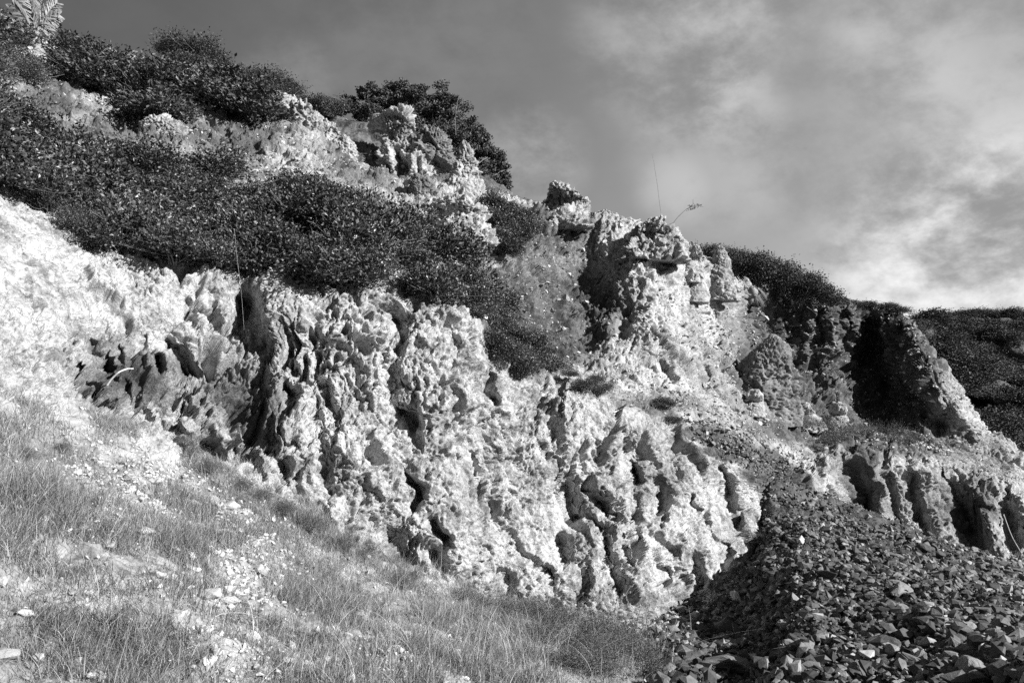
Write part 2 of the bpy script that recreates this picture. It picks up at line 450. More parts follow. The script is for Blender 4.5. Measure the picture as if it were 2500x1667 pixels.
FB = [
  # lower bluff: gullies, hollows and ribs
  ([(600,650),(605,760),(640,850)], 26, 0.9), ([(505,690),(520,780),(560,830)], 24, 0.35), ([(455,740),(470,800)], 16, 0.35),
  ([(930,740),(985,790)], 26, 0.45), ([(1180,800),(1200,900),(1190,960)], 22, 0.35),
  ([(75,760),(80,820)], 20, 0.3), ([(330,880),(320,930)], 22, 0.25), ([(230,900),(310,950),(330,1010),(300,1060)], 26, 0.30),
  ([(410,1040),(415,1080)], 14, 0.35), ([(560,1000),(545,1130),(570,1180)], 20, 0.30),
  ([(690,1150),(740,1220)], 26, 0.40), ([(960,1310),(1000,1390)], 30, 0.55), ([(1385,1190),(1400,1260)], 30, 0.75), ([(1370,1320),(1375,1370)], 26, 0.55),
  ([(1240,1410),(1225,1460)], 22, 0.4), ([(1480,1370),(1510,1440)], 26, 0.5), ([(1610,1180),(1620,1240)], 20, 0.45),
  ([(1760,1150),(1775,1240),(1790,1290)], 20, 0.65), ([(1640,1060),(1650,1150),(1600,1240)], 26, 0.30), ([(1690,1370),(1700,1460)], 22, 0.45),
  ([(1540,1090),(1560,1170)], 24, 0.3), ([(1480,1040),(1440,1170),(1460,1290)], 26, 0.18),
  ([(700,700),(690,900),(720,1100)], 40, -0.30), ([(860,760),(840,960),(880,1150)], 55, -0.25), ([(1040,900),(1060,1100),(1100,1300)], 60, -0.28),
  ([(1290,960),(1310,1120),(1330,1200)], 50, -0.22), ([(1480,1200),(1540,1330),(1560,1480)], 55, -0.35), ([(1690,1120),(1730,1240),(1720,1330)], 45, -0.30), ([(1830,1180),(1835,1260)], 26, -0.35),
  ([(640,900),(620,1050)], 22, 0.28), ([(780,880),(770,1080),(800,1200)], 24, 0.30), ([(950,900),(970,1060)], 20, 0.24), ([(1010,1010),(1020,1080)], 14, 0.3), ([(1180,1000),(1200,1120)], 20, 0.2),
]
FE = [
  # slope right of the thicket: hollow with its lit spur
  ([(1440,670),(1420,760),(1400,860)], 125, 1.25, 85), ([(1340,700),(1350,800)], 30, 0.4), ([(1530,760),(1520,830)], 26, 0.4), ([(1560,640),(1620,740),(1690,890)], 75, -0.7),
  ([(1330,600),(1290,700),(1270,800)], 40, -0.4), ([(1760,720),(1740,820),(1700,930)], 30, 0.5), ([(1700,870),(1725,930)], 16, 0.6), ([(1620,880),(1640,930)], 13, 0.4),
  # gully at the right, with dark recesses between spurs
  ([(1880,740),(1930,850),(1960,1000)], 80, 1.4), ([(2000,760),(2050,860),(2060,1000)], 50, -0.5), ([(2110,850),(2150,930),(2160,1010)], 78, 1.7, 62), ([(2090,740),(2070,830)], 20, 0.4), ([(2140,760),(2160,820)], 18, -0.4), ([(1990,840),(1985,930)], 18, 0.45), ([(2200,880),(2190,960)], 20, -0.4), ([(2190,960),(2290,1030)], 30, 1.0),
  ([(2235,815),(2262,920),(2275,1000)], 60, -1.5), ([(2080,760),(2090,840)], 24, -0.8), ([(2000,760),(2010,830)], 20, 0.9),
  ([(2345,970),(2350,1020)], 26, -0.7), 
  # gullied bank above the rubble
  ([(2075,1135),(2105,1200),(2130,1290)], 34, 0.55, 24), ([(2140,1120),(2165,1290)], 20, -0.22), ([(2172,1160),(2195,1290)], 11, 0.28), ([(2228,1170),(2235,1220),(2272,1310)], 15, 0.36), ([(2280,1150),(2320,1340)], 40, -0.22),
  ([(2320,1190),(2370,1290),(2410,1400)], 40, 0.62, 26), ([(2385,1180),(2440,1380)], 22, -0.25), ([(2455,1215),(2480,1340)], 22, 0.5), ([(2420,1090),(2450,1150)], 18, 0.4), ([(2380,1130),(2400,1180)], 14, 0.3),
  ([(2430,1080),(2470,1180),(2520,1300)], 24, -0.3), ([(1900,1050),(2000,1160)], 50, -0.4), ([(1990,1110),(2030,1200)], 16, 0.3),
]
Dd = carve(U, V, Dd, [(f[0], f[1], f[2] * (0.62 if f[2] > 0 else 0.45)) + tuple(f[3:]) for f in FB], vis * (1 - sstep(Tq, 2.72, 2.98)))
rh = np.random.default_rng(44); HO = []
for k in range(95):
    u = rh.uniform(180, 1860) if k > 30 else rh.uniform(180, 760)
    bt, tp_ = np.interp(u, [p[0] for p in row_base], [p[1] for p in row_base]), np.interp(u, [p[0] for p in row_top], [p[1] for p in row_top])
    v = rh.uniform(tp_ + 40, bt - 30); L_ = rh.uniform(10, 60); a_ = rh.normal(0.15, .5); w_ = rh.uniform(8, 20)
    if u < 480: v = rh.uniform(max(tp_ + 40, 800), bt - 30)
    HO.append(([(u, v), (u + L_ * math.sin(a_), v + L_ * math.cos(a_)), (u + L_ * math.sin(a_) * 1.2 + rh.normal(0, 18), v + L_ * 1.6)], w_, rh.uniform(.10, .30) * (w_ / 12), w_ * rh.uniform(.5, 1)))
Dd = carve(U, V, Dd, HO, vis * sstep(Tq, 1.0, 1.15) * (1 - sstep(Tq, 2.75, 2.95)))
Dd = carve(U, V, Dd, FE, vis)
P = unproj(U, V, Dd)
NRM = normals(P, 22)
if (NRM[..., 1] > 0).mean() > 0.5: NRM = -NRM
shape = U.shape
# where the rock is rugged (1) or smoothed over with earth (0)
rug = sstep(Tq, 0.7, 1.1) * (1 - sstep(Tq, 2.95, 3.35)) + sstep(Tq, 3.9, 4.3) * (1 - 0.0 * Tq)
rug = np.clip(rug, 0, 1)
rug *= 1 - 0.65 * gauss(U, V, [(40,640,260,190,1.0)])
bench = sstep(Tq, 2.9, 3.2) * (1 - sstep(Tq, 3.8, 4.2))
amp = 0.18 + 0.82 * rug
amp *= 1 - 0.20 * (1 - sstep(Tq, 2.8, 3.2))
amp *= 1 + 0.35 * sstep(Tq, 4.2, 4.5) * sstep(U, 200, 350) * (1 - sstep(U, 1150, 1300))
amp *= 1 + 0.2 * gauss(U, V, [(700,1000,350,260,1), (1500,1350,250,160,0.4), (2080,850,260,150,3.0), (1300,640,130,160,2.5), (2280,1220,240,90,0.9)])
Pf = P.reshape(-1, 3)
far_scale = np.clip(Dd / 12.0, 0.9, 2.0).reshape(-1)
pitm = 0.75 + 0.9 * gauss(U, V, [(640,940,300,230,1.5),(1530,1250,230,200,.8),(480,770,120,80,.6),(960,800,200,90,.7),(1400,1260,140,160,.5)]) - 0.35 * gauss(U, V, [(60,640,260,200,1)])
spc = np.maximum(np.linalg.norm(np.gradient(P, axis=1), axis=-1), np.linalg.norm(np.gradient(P, axis=0), axis=-1)); spc = blur2(spc, 4)
fineq = np.clip(0.026 * np.clip(Dd / 12, 1, 2) / spc, 0.05 + 0.4 * sstep(Dd, 15, 19), 1).ravel(); midq = np.clip(0.075 * np.clip(Dd / 12, 1, 2) / spc, 0.25 + 0.5 * sstep(Dd, 15, 19), 1).ravel()
brk = gauss(U, V, [(430,950,230,110,1.0),(640,1050,120,110,.5)]).ravel()
h = rock_h(Pf, 11, pit=pitm.ravel() * midq + .3 * brk, mid=midq * (1 + .45 * brk), fine=fineq * (1 + .5 * brk))
h2 = rock_h(Pf * np.array([0.55, 0.55, 0.55]) + 40, 33, (1, 1, 0.6), mid=midq, fine=fineq, pit=midq)
w2 = sstep(Dd, 15, 20).reshape(-1)
h2 *= 0.85
hh = (h * (1 - w2) + (0.55 * h + 1.0 * h2) * w2) * amp.reshape(-1)
rub = fbm(Pf * 3.0, 4, 77) * 0.05 * (1 - rug.reshape(-1))
hh = hh + rub
soil_shade = gauss(U, V, [(1400,760,110,110,1.1),(1380,560,90,60,0.35),(1960,850,170,150,1.1),(2180,900,120,150,1.1),(1990,1050,180,30,0.9),(2220,1080,140,30,0.6),(1620,990,170,30,0.4),(2050,740,140,50,0.8),  # earth patches; those in the hollow and gully also paint in their shade
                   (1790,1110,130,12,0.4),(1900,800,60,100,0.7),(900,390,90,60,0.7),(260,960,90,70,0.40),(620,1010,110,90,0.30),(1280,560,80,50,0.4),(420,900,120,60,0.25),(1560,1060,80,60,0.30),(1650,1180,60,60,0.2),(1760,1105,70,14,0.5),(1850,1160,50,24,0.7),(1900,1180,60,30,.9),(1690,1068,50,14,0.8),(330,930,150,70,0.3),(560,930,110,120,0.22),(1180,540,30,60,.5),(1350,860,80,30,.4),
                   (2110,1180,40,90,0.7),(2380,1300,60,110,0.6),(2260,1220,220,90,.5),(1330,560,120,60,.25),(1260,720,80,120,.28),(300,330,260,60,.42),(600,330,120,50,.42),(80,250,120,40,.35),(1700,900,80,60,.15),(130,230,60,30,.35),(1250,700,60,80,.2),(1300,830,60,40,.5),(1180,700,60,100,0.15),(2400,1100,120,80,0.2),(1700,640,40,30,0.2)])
soil_shade = soil_shade + gauss(U, V, [(2030,820,90,110,.3),(400,950,260,80,.10),(640,1000,150,160,.22),(300,880,110,40,.2),(860,1180,200,60,.12),(1560,1150,90,130,.2)])  # first patch darkens the gully spur with painted shade
sd_ = seg_dist(U, V, [(1700,1058),(1800,1092),(1880,1138),(1970,1185)])[0]; soil_shade = soil_shade + 0.28 * sstep(Tq, 4.0, 4.2) * (1 - sstep(U, 1150, 1250)) + 1.3 * np.exp(-(sd_ / 21) ** 2)
soil_shade = soil_shade + 0.55 * sstep(Tq, 3.0, 3.3) * (1 - sstep(Tq, 3.9, 4.2)) * (1 - sstep(U, 1250, 1450)) * sstep(U, 100, 300) + 0.13 * sstep(U, 1150, 1300) * sstep(Tq, 3.1, 3.4)
cl1 = worley(Pf * np.array([3.6, 3.6, 3.6]), 301)[0]; cl2 = worley(Pf * 8.5 + 2, 302)[0]
sw = np.clip(soil_shade, 0, 1).ravel() * sstep(Dd, 12.5, 14.5).ravel()
hh = hh + sw * midq * (0.20 * (0.5 - cl1) + 0.09 * (0.5 - cl2) + 0.10 * fbm(Pf * 2.2, 3, 303))
# lateral shear so edges overhang slightly
lat = np.stack([fbm(Pf * 3.1, 2, 91), fbm(Pf * 3.1 + 7, 2, 92), fbm(Pf * 3.1 + 13, 2, 93)], 1) * (0.05 * amp.reshape(-1))[:, None]
PH = Pf + NRM.reshape(-1, 3) * hh[:, None] + lat
me = mesh_np('hillside', PH, grid_faces(*shape)); attr(me, 'soil_shade', soil_shade.ravel())
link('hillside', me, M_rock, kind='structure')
register('hill', PH)
HILL = PH.reshape(shape + (3,)); 
print('hillside', len(PH), time.time() - T0)

# ---- upper ridge behind the crags --------------------------------------
rA = [(600,520,25),(760,520,25),(900,560,25),(1100,600,24),(1300,600,24),(1450,620,25)]
rB = [(600,330,27.5),(700,330,27.5),(820,400,27),(900,430,26.5),(1000,470,26),(1100,500,25),(1300,520,25),(1450,560,26)]
rC = [(600,220,32),(700,250,31),(760,262,31),(860,300,31),(950,330,30),(1060,380,30),(1150,430,29),(1230,462,28),(1300,490,28),(1450,540,28)]
rD = [(u, v+140, d+6) for u, v, d in rC]
U2, V2, D2, T2 = loft([rA, rB, rC, rD], 600, 1450, 3.2, [50, 60, 12])
P2 = unproj(U2, V2, D2); n2_ = normals(P2, 4)
if (n2_[..., 1] > 0).mean() > 0.5: n2_ = -n2_
h = rock_h(P2.reshape(-1, 3) * 0.6, 5)
PH2 = P2.reshape(-1, 3) + n2_.reshape(-1, 3) * (h * 0.9)[:, None]
me = mesh_np('upper_ridge', PH2, grid_faces(*U2.shape)); attr(me, 'soil_shade', np.full(len(PH2), 0.9))
link('hill', me, M_rock, kind='structure'); register('ridge', PH2)

# ---- far hill ------------------------------------------------------------
rA = [(1900,1150,45),(2150,1050,45),(2300,1120,45),(2500,1250,45),(2900,1400,45)]
rB = [(1900,900,60),(2150,880,60),(2300,890,60),(2500,960,60),(2900,1100,60)]
rC = [(1900,830,82),(2150,810,82),(2230,793,82),(2300,778,82),(2380,768,84),(2500,772,86),(2700,800,86),(2900,850,86)]
rD = [(u, v+80, d+40) for u, v, d in rC]
U3, V3, D3, T3 = loft([rA, rB, rC, rD], 1900, 2900, 5, [50, 60, 10])
D3 = carve(U3, V3, D3, [([(2290,790),(2420,870),(2520,920)], 30, 5.0), ([(2250,830),(2380,930),(2500,1020)], 28, -3.0), ([(2350,960),(2520,1060)], 20, 3)], None)
P3 = unproj(U3, V3, D3); n3 = normals(P3, 3)
if (n3[..., 1] > 0).mean() > 0.5: n3 = -n3
PH3 = P3.reshape(-1, 3) + n3.reshape(-1, 3) * (fbm(P3.reshape(-1, 3) * 0.25, 5, 3) * 0.5)[:, None]
me = mesh_np('far_hill', PH3, grid_faces(*U3.shape))
link('far_hill', me, M_far, kind='structure'); register('far', PH3)

# ---- ground: grassy slope at the left, rubble fan at the right -----------
g0 = [(-700,2300,1.2),(0,2300,1.5),(1250,2300,1.9),(2000,2300,1.95),(2800,2300,1.7),(3200,2300,1.5)]
g1 = [(-700,1667,2.6),(0,1667,3.5),(600,1667,4.3),(1000,1667,5.0),(1250,1667,5.6),(1500,1667,6.3),(1700,1667,6.6),(1850,1667,6.6),(1950,1667,5.9),(2200,1667,5.1),(2500,1667,4.4),(2800,1667,3.9),(3200,1667,3.4)]
g2 = [(-700,1250,3.8),(0,1300,4.9),(300,1350,5.6),(600,1420,6.5),(1000,1525,7.7),(1300,1570,8.4),(1600,1590,9.0),(1750,1560,9.4),(1850,1510,9.4),(1960,1470,8.8),(2200,1470,8.2),(2500,1510,7.2),(2800,1540,6.2),(3200,1560,5.4)]
g3 = [(u, v, d + 0.05) for u, v, d in row_base if u <= 1745] + [(1800,1370,12.8),(1856,1300,13.9),(1872,1190,15.7),(1885,1175,16.0),(1960,1196,16.5),(2050,1236,17.0),(2200,1292,16.2),(2350,1350,14.8),(2500,1402,13.2),(2800,1480,11.0),(3200,1540,9)]
g4 = [(u, v - 45, d + 0.9) for u, v, d in row_base if u <= 1700] + [(1745,1200,15.2),(1800,1125,15.9),(1860,1160,17.2),(1920,1200,18.2),(2050,1260,19.5),(2200,1330,19.5),(2350,1400,18.5),(2500,1460,17),(2800,1560,15),(3200,1620,13)]
g4 = sorted(g4)
UG, VG, DG, TG = loft([g0, g1, g2, g3, g4], -700, 3200, 4.0, [50, 150, 160, 40], 10)
visg = sstep(TG, 0.4, 1.0)
DG = carve(UG, VG, DG, [([(1860,1330),(1810,1420),(1780,1540),(1800,1700)], 60, 0.45, 80), ([(1990,1320),(1985,1400),(1960,1560),(1940,1700)], 60, -0.30, 70)], visg)
PG = unproj(UG, VG, DG); ng = normals(PG, 4)
if (ng[..., 2] < 0).mean() > 0.5: ng = -ng
Pg = PG.reshape(-1, 3)
rubm = sstep(UG + 0.35 * (VG - 1500), 1560, 1720).ravel()
hg = fbm(Pg * 0.9, 3, 60) * 0.09 + fbm(Pg * 3.5, 4, 61) * 0.035 + ridged(Pg * np.array([2.2, 2.2, 2.2]), 3, 62) * 0.04
F1, F2, ID = worley(Pg * 7.0, 64)
hg = hg + (0.03 * sstep(F2 - F1, 0, .3) + 0.05 * (ID - .5)) * (0.45 + 0.55 * rubm)
PHG = Pg + ng.reshape(-1, 3) * hg[:, None]
BARE = [(390,1110,110,35,.9),(330,1190,160,45,.55),(520,1285,110,45,.5),(620,1390,90,40,.6),(560,1470,110,35,.7),(560,1620,110,40,.7),(150,1010,180,45,1),(60,960,150,40,1),(980,1640,80,60,.7)]
me = mesh_np('ground', PHG, grid_faces(*UG.shape)); attr(me, 'soil_shade', rubm + (1 - rubm) * 0.42 * (1 - gauss(UG, VG, BARE).ravel()) * sstep(fbm(Pg * 1.2, 3, 70), -0.4, 0.3))
link('ground', me, M_ground, kind='structure'); register('ground', PHG)
GR = PHG.reshape(UG.shape + (3,))
print('ground', time.time() - T0)

# land beyond, so the ground reaches the horizon
V4 = np.array([[-1500, 45, -14], [1500, 45, -14], [1500, 1500, -14], [-1500, 1500, -14]], float)
me = mesh_np('terrain', V4, np.array([[0, 1, 2, 3]])); link('terrain', me, M_far, kind='structure')

# ------------------------------------------------------------------ crags (rock things standing on the slope)
def crag(outline, d, thick=0.8, seed=0, amp=0.6, seg=150, rings=130, back=0.0, mat=M_crag, label='', group=None, name='rock_outcrop', fs=1.0, cat='rock outcrop', follow=True):
    dh = hit((outline[-1][1] + outline[-1][2]) / 2, outline[0][0] * .4 + outline[-1][0] * .6)
    if dh is not None: d = float(np.clip(dh + 0.05, d - 1.5, d + 3.0))
    o = np.array(outline, float)           # rows (v, uL, uR) from top to bottom
    tv = np.linspace(0, 1, rings); vv = o[0, 0] + (o[-1, 0] - o[0, 0]) * tv
    uL = np.interp(vv, o[:, 0], o[:, 1]); uR = np.interp(vv, o[:, 0], o[:, 2])
    uL = smooth1(uL, 3); uR = smooth1(uR, 3)
    cu = (uL + uR) / 2; hw = np.maximum((uR - uL) / 2, 0.5)
    dr_ = np.full(rings, float(d))
    for q in range(rings):
        if follow and tv[q] > 0.35:
            hq = hit(cu[q], vv[q])
            if hq is not None: dr_[q] = float(np.clip(hq + 0.10, d - 1.6, d + 1.6))
    dr_ = smooth1(dr_, 11)
    cap = np.sqrt(np.clip(1 - (1 - np.clip(tv / 0.06, 0, 1)) ** 2, 0, 1)); hw = hw * np.maximum(cap, 0.02)
    th = np.linspace(0, 2*np.pi, seg, endpoint=False)
    C = unproj(cu, vv, dr_)
    hwm = hw / F * dr_
    X = C[:, None, 0] + hwm[:, None] * np.sign(np.cos(th)) * np.abs(np.cos(th)) ** 0.85
    Y = C[:, None, 1] + back + (hwm * thick)[:, None] * np.sin(th) + 0.0
    Z = np.broadcast_to(C[:, None, 2], X.shape)
    Pc = np.stack([X, Y, Z], -1)
    base = np.array([float(np.mean(X[-1])), float(np.mean(Y[-1])), float(Z[-1, 0])])
    a = np.roll(Pc, -1, axis=1) - np.roll(Pc, 1, axis=1); b = np.gradient(Pc, axis=0)
    n = np.cross(a, b); n /= np.linalg.norm(n, axis=-1)[..., None] + 1e-9
    out = Pc - C[:, None, :]
    if (n * out).sum() < 0: n = -n
    q = Pc.reshape(-1, 3)
    hgt = rock_h(q * fs, seed, (1, 1, 0.9), big=0.6, mid=1.3, fine=1.4, pit=.8) / fs * amp * 1.35
    lim = np.minimum(1.0, hwm / (0.28 * amp + 1e-6)); lim = np.repeat(lim, seg)
    q = q + n.reshape(-1, 3) * ((hgt + 0.03) * lim)[:, None]
    i = np.arange(rings*seg).reshape(rings, seg); j = np.roll(i, -1, axis=1)
    fq = np.stack([i[:-1], j[:-1], j[1:], i[1:]], -1).reshape(-1, 4)
    me = mesh_np(name, q - base, fq)
    bm = bmesh.new(); bm.from_mesh(me); bm.verts.ensure_lookup_table()
    for ring in (0, rings - 1):
        try: bm.faces.new([bm.verts[int(k)] for k in i[ring]])
        except Exception: pass
    bmesh.ops.recalc_face_normals(bm, faces=bm.faces); bm.to_mesh(me); bm.free()
    ob = link(name, me, mat, label=label, cat=cat, group=group); ob.location = base
    return ob
g_c = 'crags standing along the ridge'
crag([(255,712,735),(270,700,770),(300,690,790),(340,680,805),(400,680,810)], 23.6, 0.7, 1, 0.6, label='rough pale crag at the edge of the upper shrubs, highest on the near ridge', group=g_c, fs=0.8, follow=False)
crag([(300,800,815),(320,770,828),(350,765,838),(375,775,845),(430,770,860)], 22.6, 0.8, 2, 0.45, label='rounded pale boulder leaning on the near ridge below the highest crag', group=g_c, fs=0.8, follow=False)
crag([(328,830,848),(345,815,862),(370,808,868),(400,812,875),(450,815,905)], 22.0, 0.8, 3, 0.45, label='white lump of rock stepping down the near ridge above the dark hollow', group=g_c, fs=0.8, follow=False)
crag([(265,950,985),(280,915,1000),(310,925,1012),(340,935,1005),(380,925,1035),(420,930,1070),(480,920,1100)], 25.0, 0.7, 4, 0.8, label='broad jagged crag in front of the dark rounded tree', group=g_c, fs=0.7, follow=False)
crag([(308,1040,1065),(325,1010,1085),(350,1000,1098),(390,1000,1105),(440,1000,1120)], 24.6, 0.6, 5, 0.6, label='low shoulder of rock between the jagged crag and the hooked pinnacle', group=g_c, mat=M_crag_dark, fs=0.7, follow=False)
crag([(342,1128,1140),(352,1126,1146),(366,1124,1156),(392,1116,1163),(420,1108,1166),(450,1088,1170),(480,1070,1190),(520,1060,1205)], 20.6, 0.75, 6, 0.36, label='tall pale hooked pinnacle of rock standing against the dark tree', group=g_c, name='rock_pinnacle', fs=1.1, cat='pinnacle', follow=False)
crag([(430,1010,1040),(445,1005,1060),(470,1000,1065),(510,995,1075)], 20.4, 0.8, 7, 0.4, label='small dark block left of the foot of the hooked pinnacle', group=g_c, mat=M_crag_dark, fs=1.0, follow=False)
crag([(443,1348,1365),(455,1338,1395),(475,1335,1420),(500,1325,1432),(520,1330,1440),(560,1330,1445)], 20.8, 0.7, 8, 0.55, label='craggy knob of rock alone on the skyline, shaded on one side', group=g_c, fs=1.0, mat=M_crag)
crag([(534,1585,1605),(545,1562,1625),(570,1550,1645),(600,1540,1665),(640,1520,1690)], 20.8, 0.6, 9, 0.6, label='pale rocky hump below the two thin stalks on the skyline', group=g_c, fs=1.0)
crag([(587,1684,1690),(598,1680,1693),(612,1678,1696),(640,1676,1700),(690,1672,1708)], 20.6, 0.9, 10, 0.2, label='thinnest white spike of rock on the skyline', group=g_c, name='rock_pinnacle', fs=1.5, seg=90, cat='pinnacle')
crag([(597,1696,1706),(610,1694,1712),(640,1690,1716),(680,1684,1722),(740,1680,1730)], 20.3, 0.9, 11, 0.28, label='knobbly white spire between the thin spike and the tallest spire', group=g_c, name='rock_pinnacle', fs=1.3, seg=100, cat='pinnacle')
crag([(598,1750,1762),(615,1742,1772),(640,1736,1780),(670,1725,1782),(700,1722,1790),(735,1722,1805)], 20.2, 0.85, 12, 0.32, label='tallest white rock spire, in front of the dark brush on the crest', group=g_c, name='rock_pinnacle', fs=1.2, cat='pinnacle')
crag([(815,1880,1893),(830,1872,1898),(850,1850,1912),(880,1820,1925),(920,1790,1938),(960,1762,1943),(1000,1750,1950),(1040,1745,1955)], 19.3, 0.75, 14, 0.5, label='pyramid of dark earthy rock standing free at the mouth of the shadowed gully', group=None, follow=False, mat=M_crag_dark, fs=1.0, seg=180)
crag([(952,1832,1850),(965,1825,1858),(990,1828,1862),(1020,1825,1865)], 18.4, 0.8, 15, 0.25, label='small pale block at the foot of the earthy rock pyramid', group=None, fs=1.4, seg=90, mat=M_crag)
crag([(982,1960,1972),(1000,1955,1985),(1020,1960,2000),(1050,1955,2015)], 19.8, 0.8, 16, 0.3, label='slanting pale slab beside the earthy rock pyramid', group=None, fs=1.3, seg=90)
crag([(980,2040,2055),(1000,2032,2062),(1025,2030,2064),(1060,2030,2066)], 23.0, 0.8, 17, 0.4, label='pale upright block at the foot of the spur in the gully', group=None, fs=1.0, seg=90)
crag([(470,1085,1110),(490,1040,1150),(520,1020,1185),(560,1030,1200),(600,1050,1210)], 18.6, 0.5, 19, 0.5, label='broken pale rock apron under the hooked pinnacle', group=None, fs=1.0)
crag([(285,360,400),(305,350,440),(335,345,455),(370,340,470)], 18.6, 0.6, 20, 0.5, label='white fractured rock poking out between the two bands of shrubs', group=None, fs=1.0, follow=False)
print('crags', time.time() - T0)

# ------------------------------------------------------------------ stones
def hull_mesh(seed, n=16, flat=0.6):
    r = np.random.default_rng(seed)
    p = r.normal(size=(n, 3)); p /= np.linalg.norm(p, axis=1)[:, None]
    p *= r.uniform(0.75, 1.05, n)[:, None] * np.array([1.0, r.uniform(0.6, 0.9), flat * r.uniform(0.75, 1.2)])
    bm = bmesh.new()
    for q in p: bm.verts.new(q.tolist())
    g = bmesh.ops.convex_hull(bm, input=bm.verts)
    dead = [e for e in g['geom_interior'] if isinstance(e, bmesh.types.BMVert)]
    if dead: bmesh.ops.delete(bm, geom=dead, context='VERTS')
    return bm
def bm_arrays(bm):
    bmesh.ops.triangulate(bm, faces=bm.faces); bm.verts.index_update()
    v = np.array([list(x.co) for x in bm.verts]); f = np.array([[y.index for y in x.verts] for x in bm.faces])
    bm.free(); return v, f
small = [bm_arrays(hull_mesh(100 + i, 11 + i % 5)) for i in range(14)]
big_protos, pale_protos = [], []
for i in range(14):
    bm = hull_mesh(300 + i, 14 + i % 6, 0.62)
    bmesh.ops.bevel(bm, geom=bm.edges[:], offset=0.05, segments=1, affect='EDGES', profile=0.6)
    bmesh.ops.triangulate(bm, faces=bm.faces)
    bmesh.ops.subdivide_edges(bm, edges=bm.edges[:], cuts=2, use_grid_fill=True)
    co = np.array([list(x.co) for x in bm.verts])
    dn = fbm(co * 2.2 + i, 4, 200 + i, 0.6) * 0.07
    nn_ = co / (np.linalg.norm(co, axis=1)[:, None] + 1e-6)
    for x, c in zip(bm.verts, co + nn_ * dn[:, None]): x.co = c
    me = D.meshes.new('stone'); bm.to_mesh(me); bm.free()
    attr(me, 'tone', np.full(len(me.vertices), [0.08, 0.2, 0.35, 0.12, 0.5, 0.25, 0.75][i % 7]))
    me.materials.append(M_stone); big_protos.append(me)
    m2 = me.copy(); m2.materials.clear(); m2.materials.append(M_pale_stone); pale_protos.append(m2)

flatU, flatV = UG.ravel(), VG.ravel()
def scatter(n, wfun, seed):
    """random points on the ground sheet; weight wfun(px u, px v, depth); returns pos, normal, u, v, d"""
    r = np.random.default_rng(seed)
    Pq = GR
    a = Pq[:-1, 1:] - Pq[:-1, :-1]; b = Pq[1:, :-1] - Pq[:-1, :-1]
    area = np.linalg.norm(np.cross(a, b), axis=-1)
    w = area * wfun(UG[:-1, :-1], VG[:-1, :-1], DG[:-1, :-1])
    w = w.ravel(); w /= w.sum()
    k = r.choice(len(w), n, p=w)
    i, j = np.divmod(k, area.shape[1])
    s, t = r.random(n)[:, None], r.random(n)[:, None]
    pos = Pq[i, j] + a[i, j] * s + b[i, j] * t
    return pos, ng[i, j], UG[i, j], VG[i, j], DG[i, j]
def rub_w(u, v, d):
    m = sstep(u + 0.35 * (v - 1500), 1600, 1760)
    vis_ = ((v < 1720) & (v > 1050) & (u < 2600)).astype(float)
    left = 0.35 + 0.65 * sstep(u + 0.10 * (v - 1200), 1830, 1980)
    return m * vis_ * left / np.maximum(d, 4) ** 1.1
def rand_rot(r, n):
    q = r.normal(size=(n, 4)); q /= np.linalg.norm(q, axis=1)[:, None]
    w, x, y, z = q.T
    return np.stack([1-2*(y*y+z*z), 2*(x*y-z*w), 2*(x*z+y*w), 2*(x*y+z*w), 1-2*(x*x+z*z), 2*(y*z-x*w), 2*(x*z-y*w), 2*(y*z+x*w), 1-2*(x*x+y*y)], 1).reshape(n, 3, 3)
def tilt_rot(r, n, tilt):
    az = r.uniform(0, 2*np.pi, n); a = r.normal(0, tilt, n); b = r.normal(0, tilt, n)
    c, s = np.cos(az), np.sin(az); z = np.zeros(n); o = np.ones(n)
    Rz = np.stack([c, -s, z, s, c, z, z, z, o], 1).reshape(n, 3, 3)
    c, s = np.cos(a), np.sin(a); Rx = np.stack([o, z, z, z, c, -s, z, s, c], 1).reshape(n, 3, 3)
    c, s = np.cos(b), np.sin(b); Ry = np.stack([c, z, s, z, o, z, -s, z, c], 1).reshape(n, 3, 3)
    return Rx @ Ry @ Rz
def stone_mass(name, pos, size, seed, mat, tone_fun, **kw):
    r = np.random.default_rng(seed); n = len(pos); R = tilt_rot(r, n, 0.45)
    Vs, Fs, Ts = [], [], []; off = 0
    which = r.integers(0, len(small), n); tone = tone_fun(r, n)
    for k, (v, f) in enumerate(small):
        idx = np.where(which == k)[0]
        if not len(idx): continue
        vv = np.einsum('nij,vj->nvi', R[idx] * size[idx, None, None], v) + pos[idx][:, None, :]
        ff = f[None] + (np.arange(len(idx)) * len(v))[:, None, None] + off
        Vs.append(vv.reshape(-1, 3)); Fs.append(ff.reshape(-1, 3)); Ts.append(np.repeat(tone[idx], len(v))); off += len(idx) * len(v)
    me = mesh_np(name, np.concatenate(Vs), np.concatenate(Fs), False); attr(me, 'tone', np.concatenate(Ts))
    return link(name, me, mat, **kw)
pos, nr, u_, v_, d_ = scatter(34000, rub_w, 21)
r = np.random.default_rng(5)
size = np.exp(r.normal(np.log(0.024), 0.62, len(pos))); size = np.clip(size * np.clip(1 + 1.1 * fbm(pos * 0.8, 3, 95), .5, 1.8), 0.009, 0.10)
stone_mass('rubble', pos + nr * (size * 0.35)[:, None], size, 6, M_stone, lambda r, n: np.clip(r.gamma(1.3, 0.20, n), 0, 1), kind='stuff', label='mass of small broken dark stones covering the rubble fan', cat='rubble')
pos, nr, u_, v_, d_ = scatter(300, rub_w, 22)
size = np.sort(np.clip(np.exp(r.normal(np.log(0.060), 0.40, 300)), 0.04, 0.15))[::-1]
order = np.argsort(-(d_ * 0 + r.random(300)))
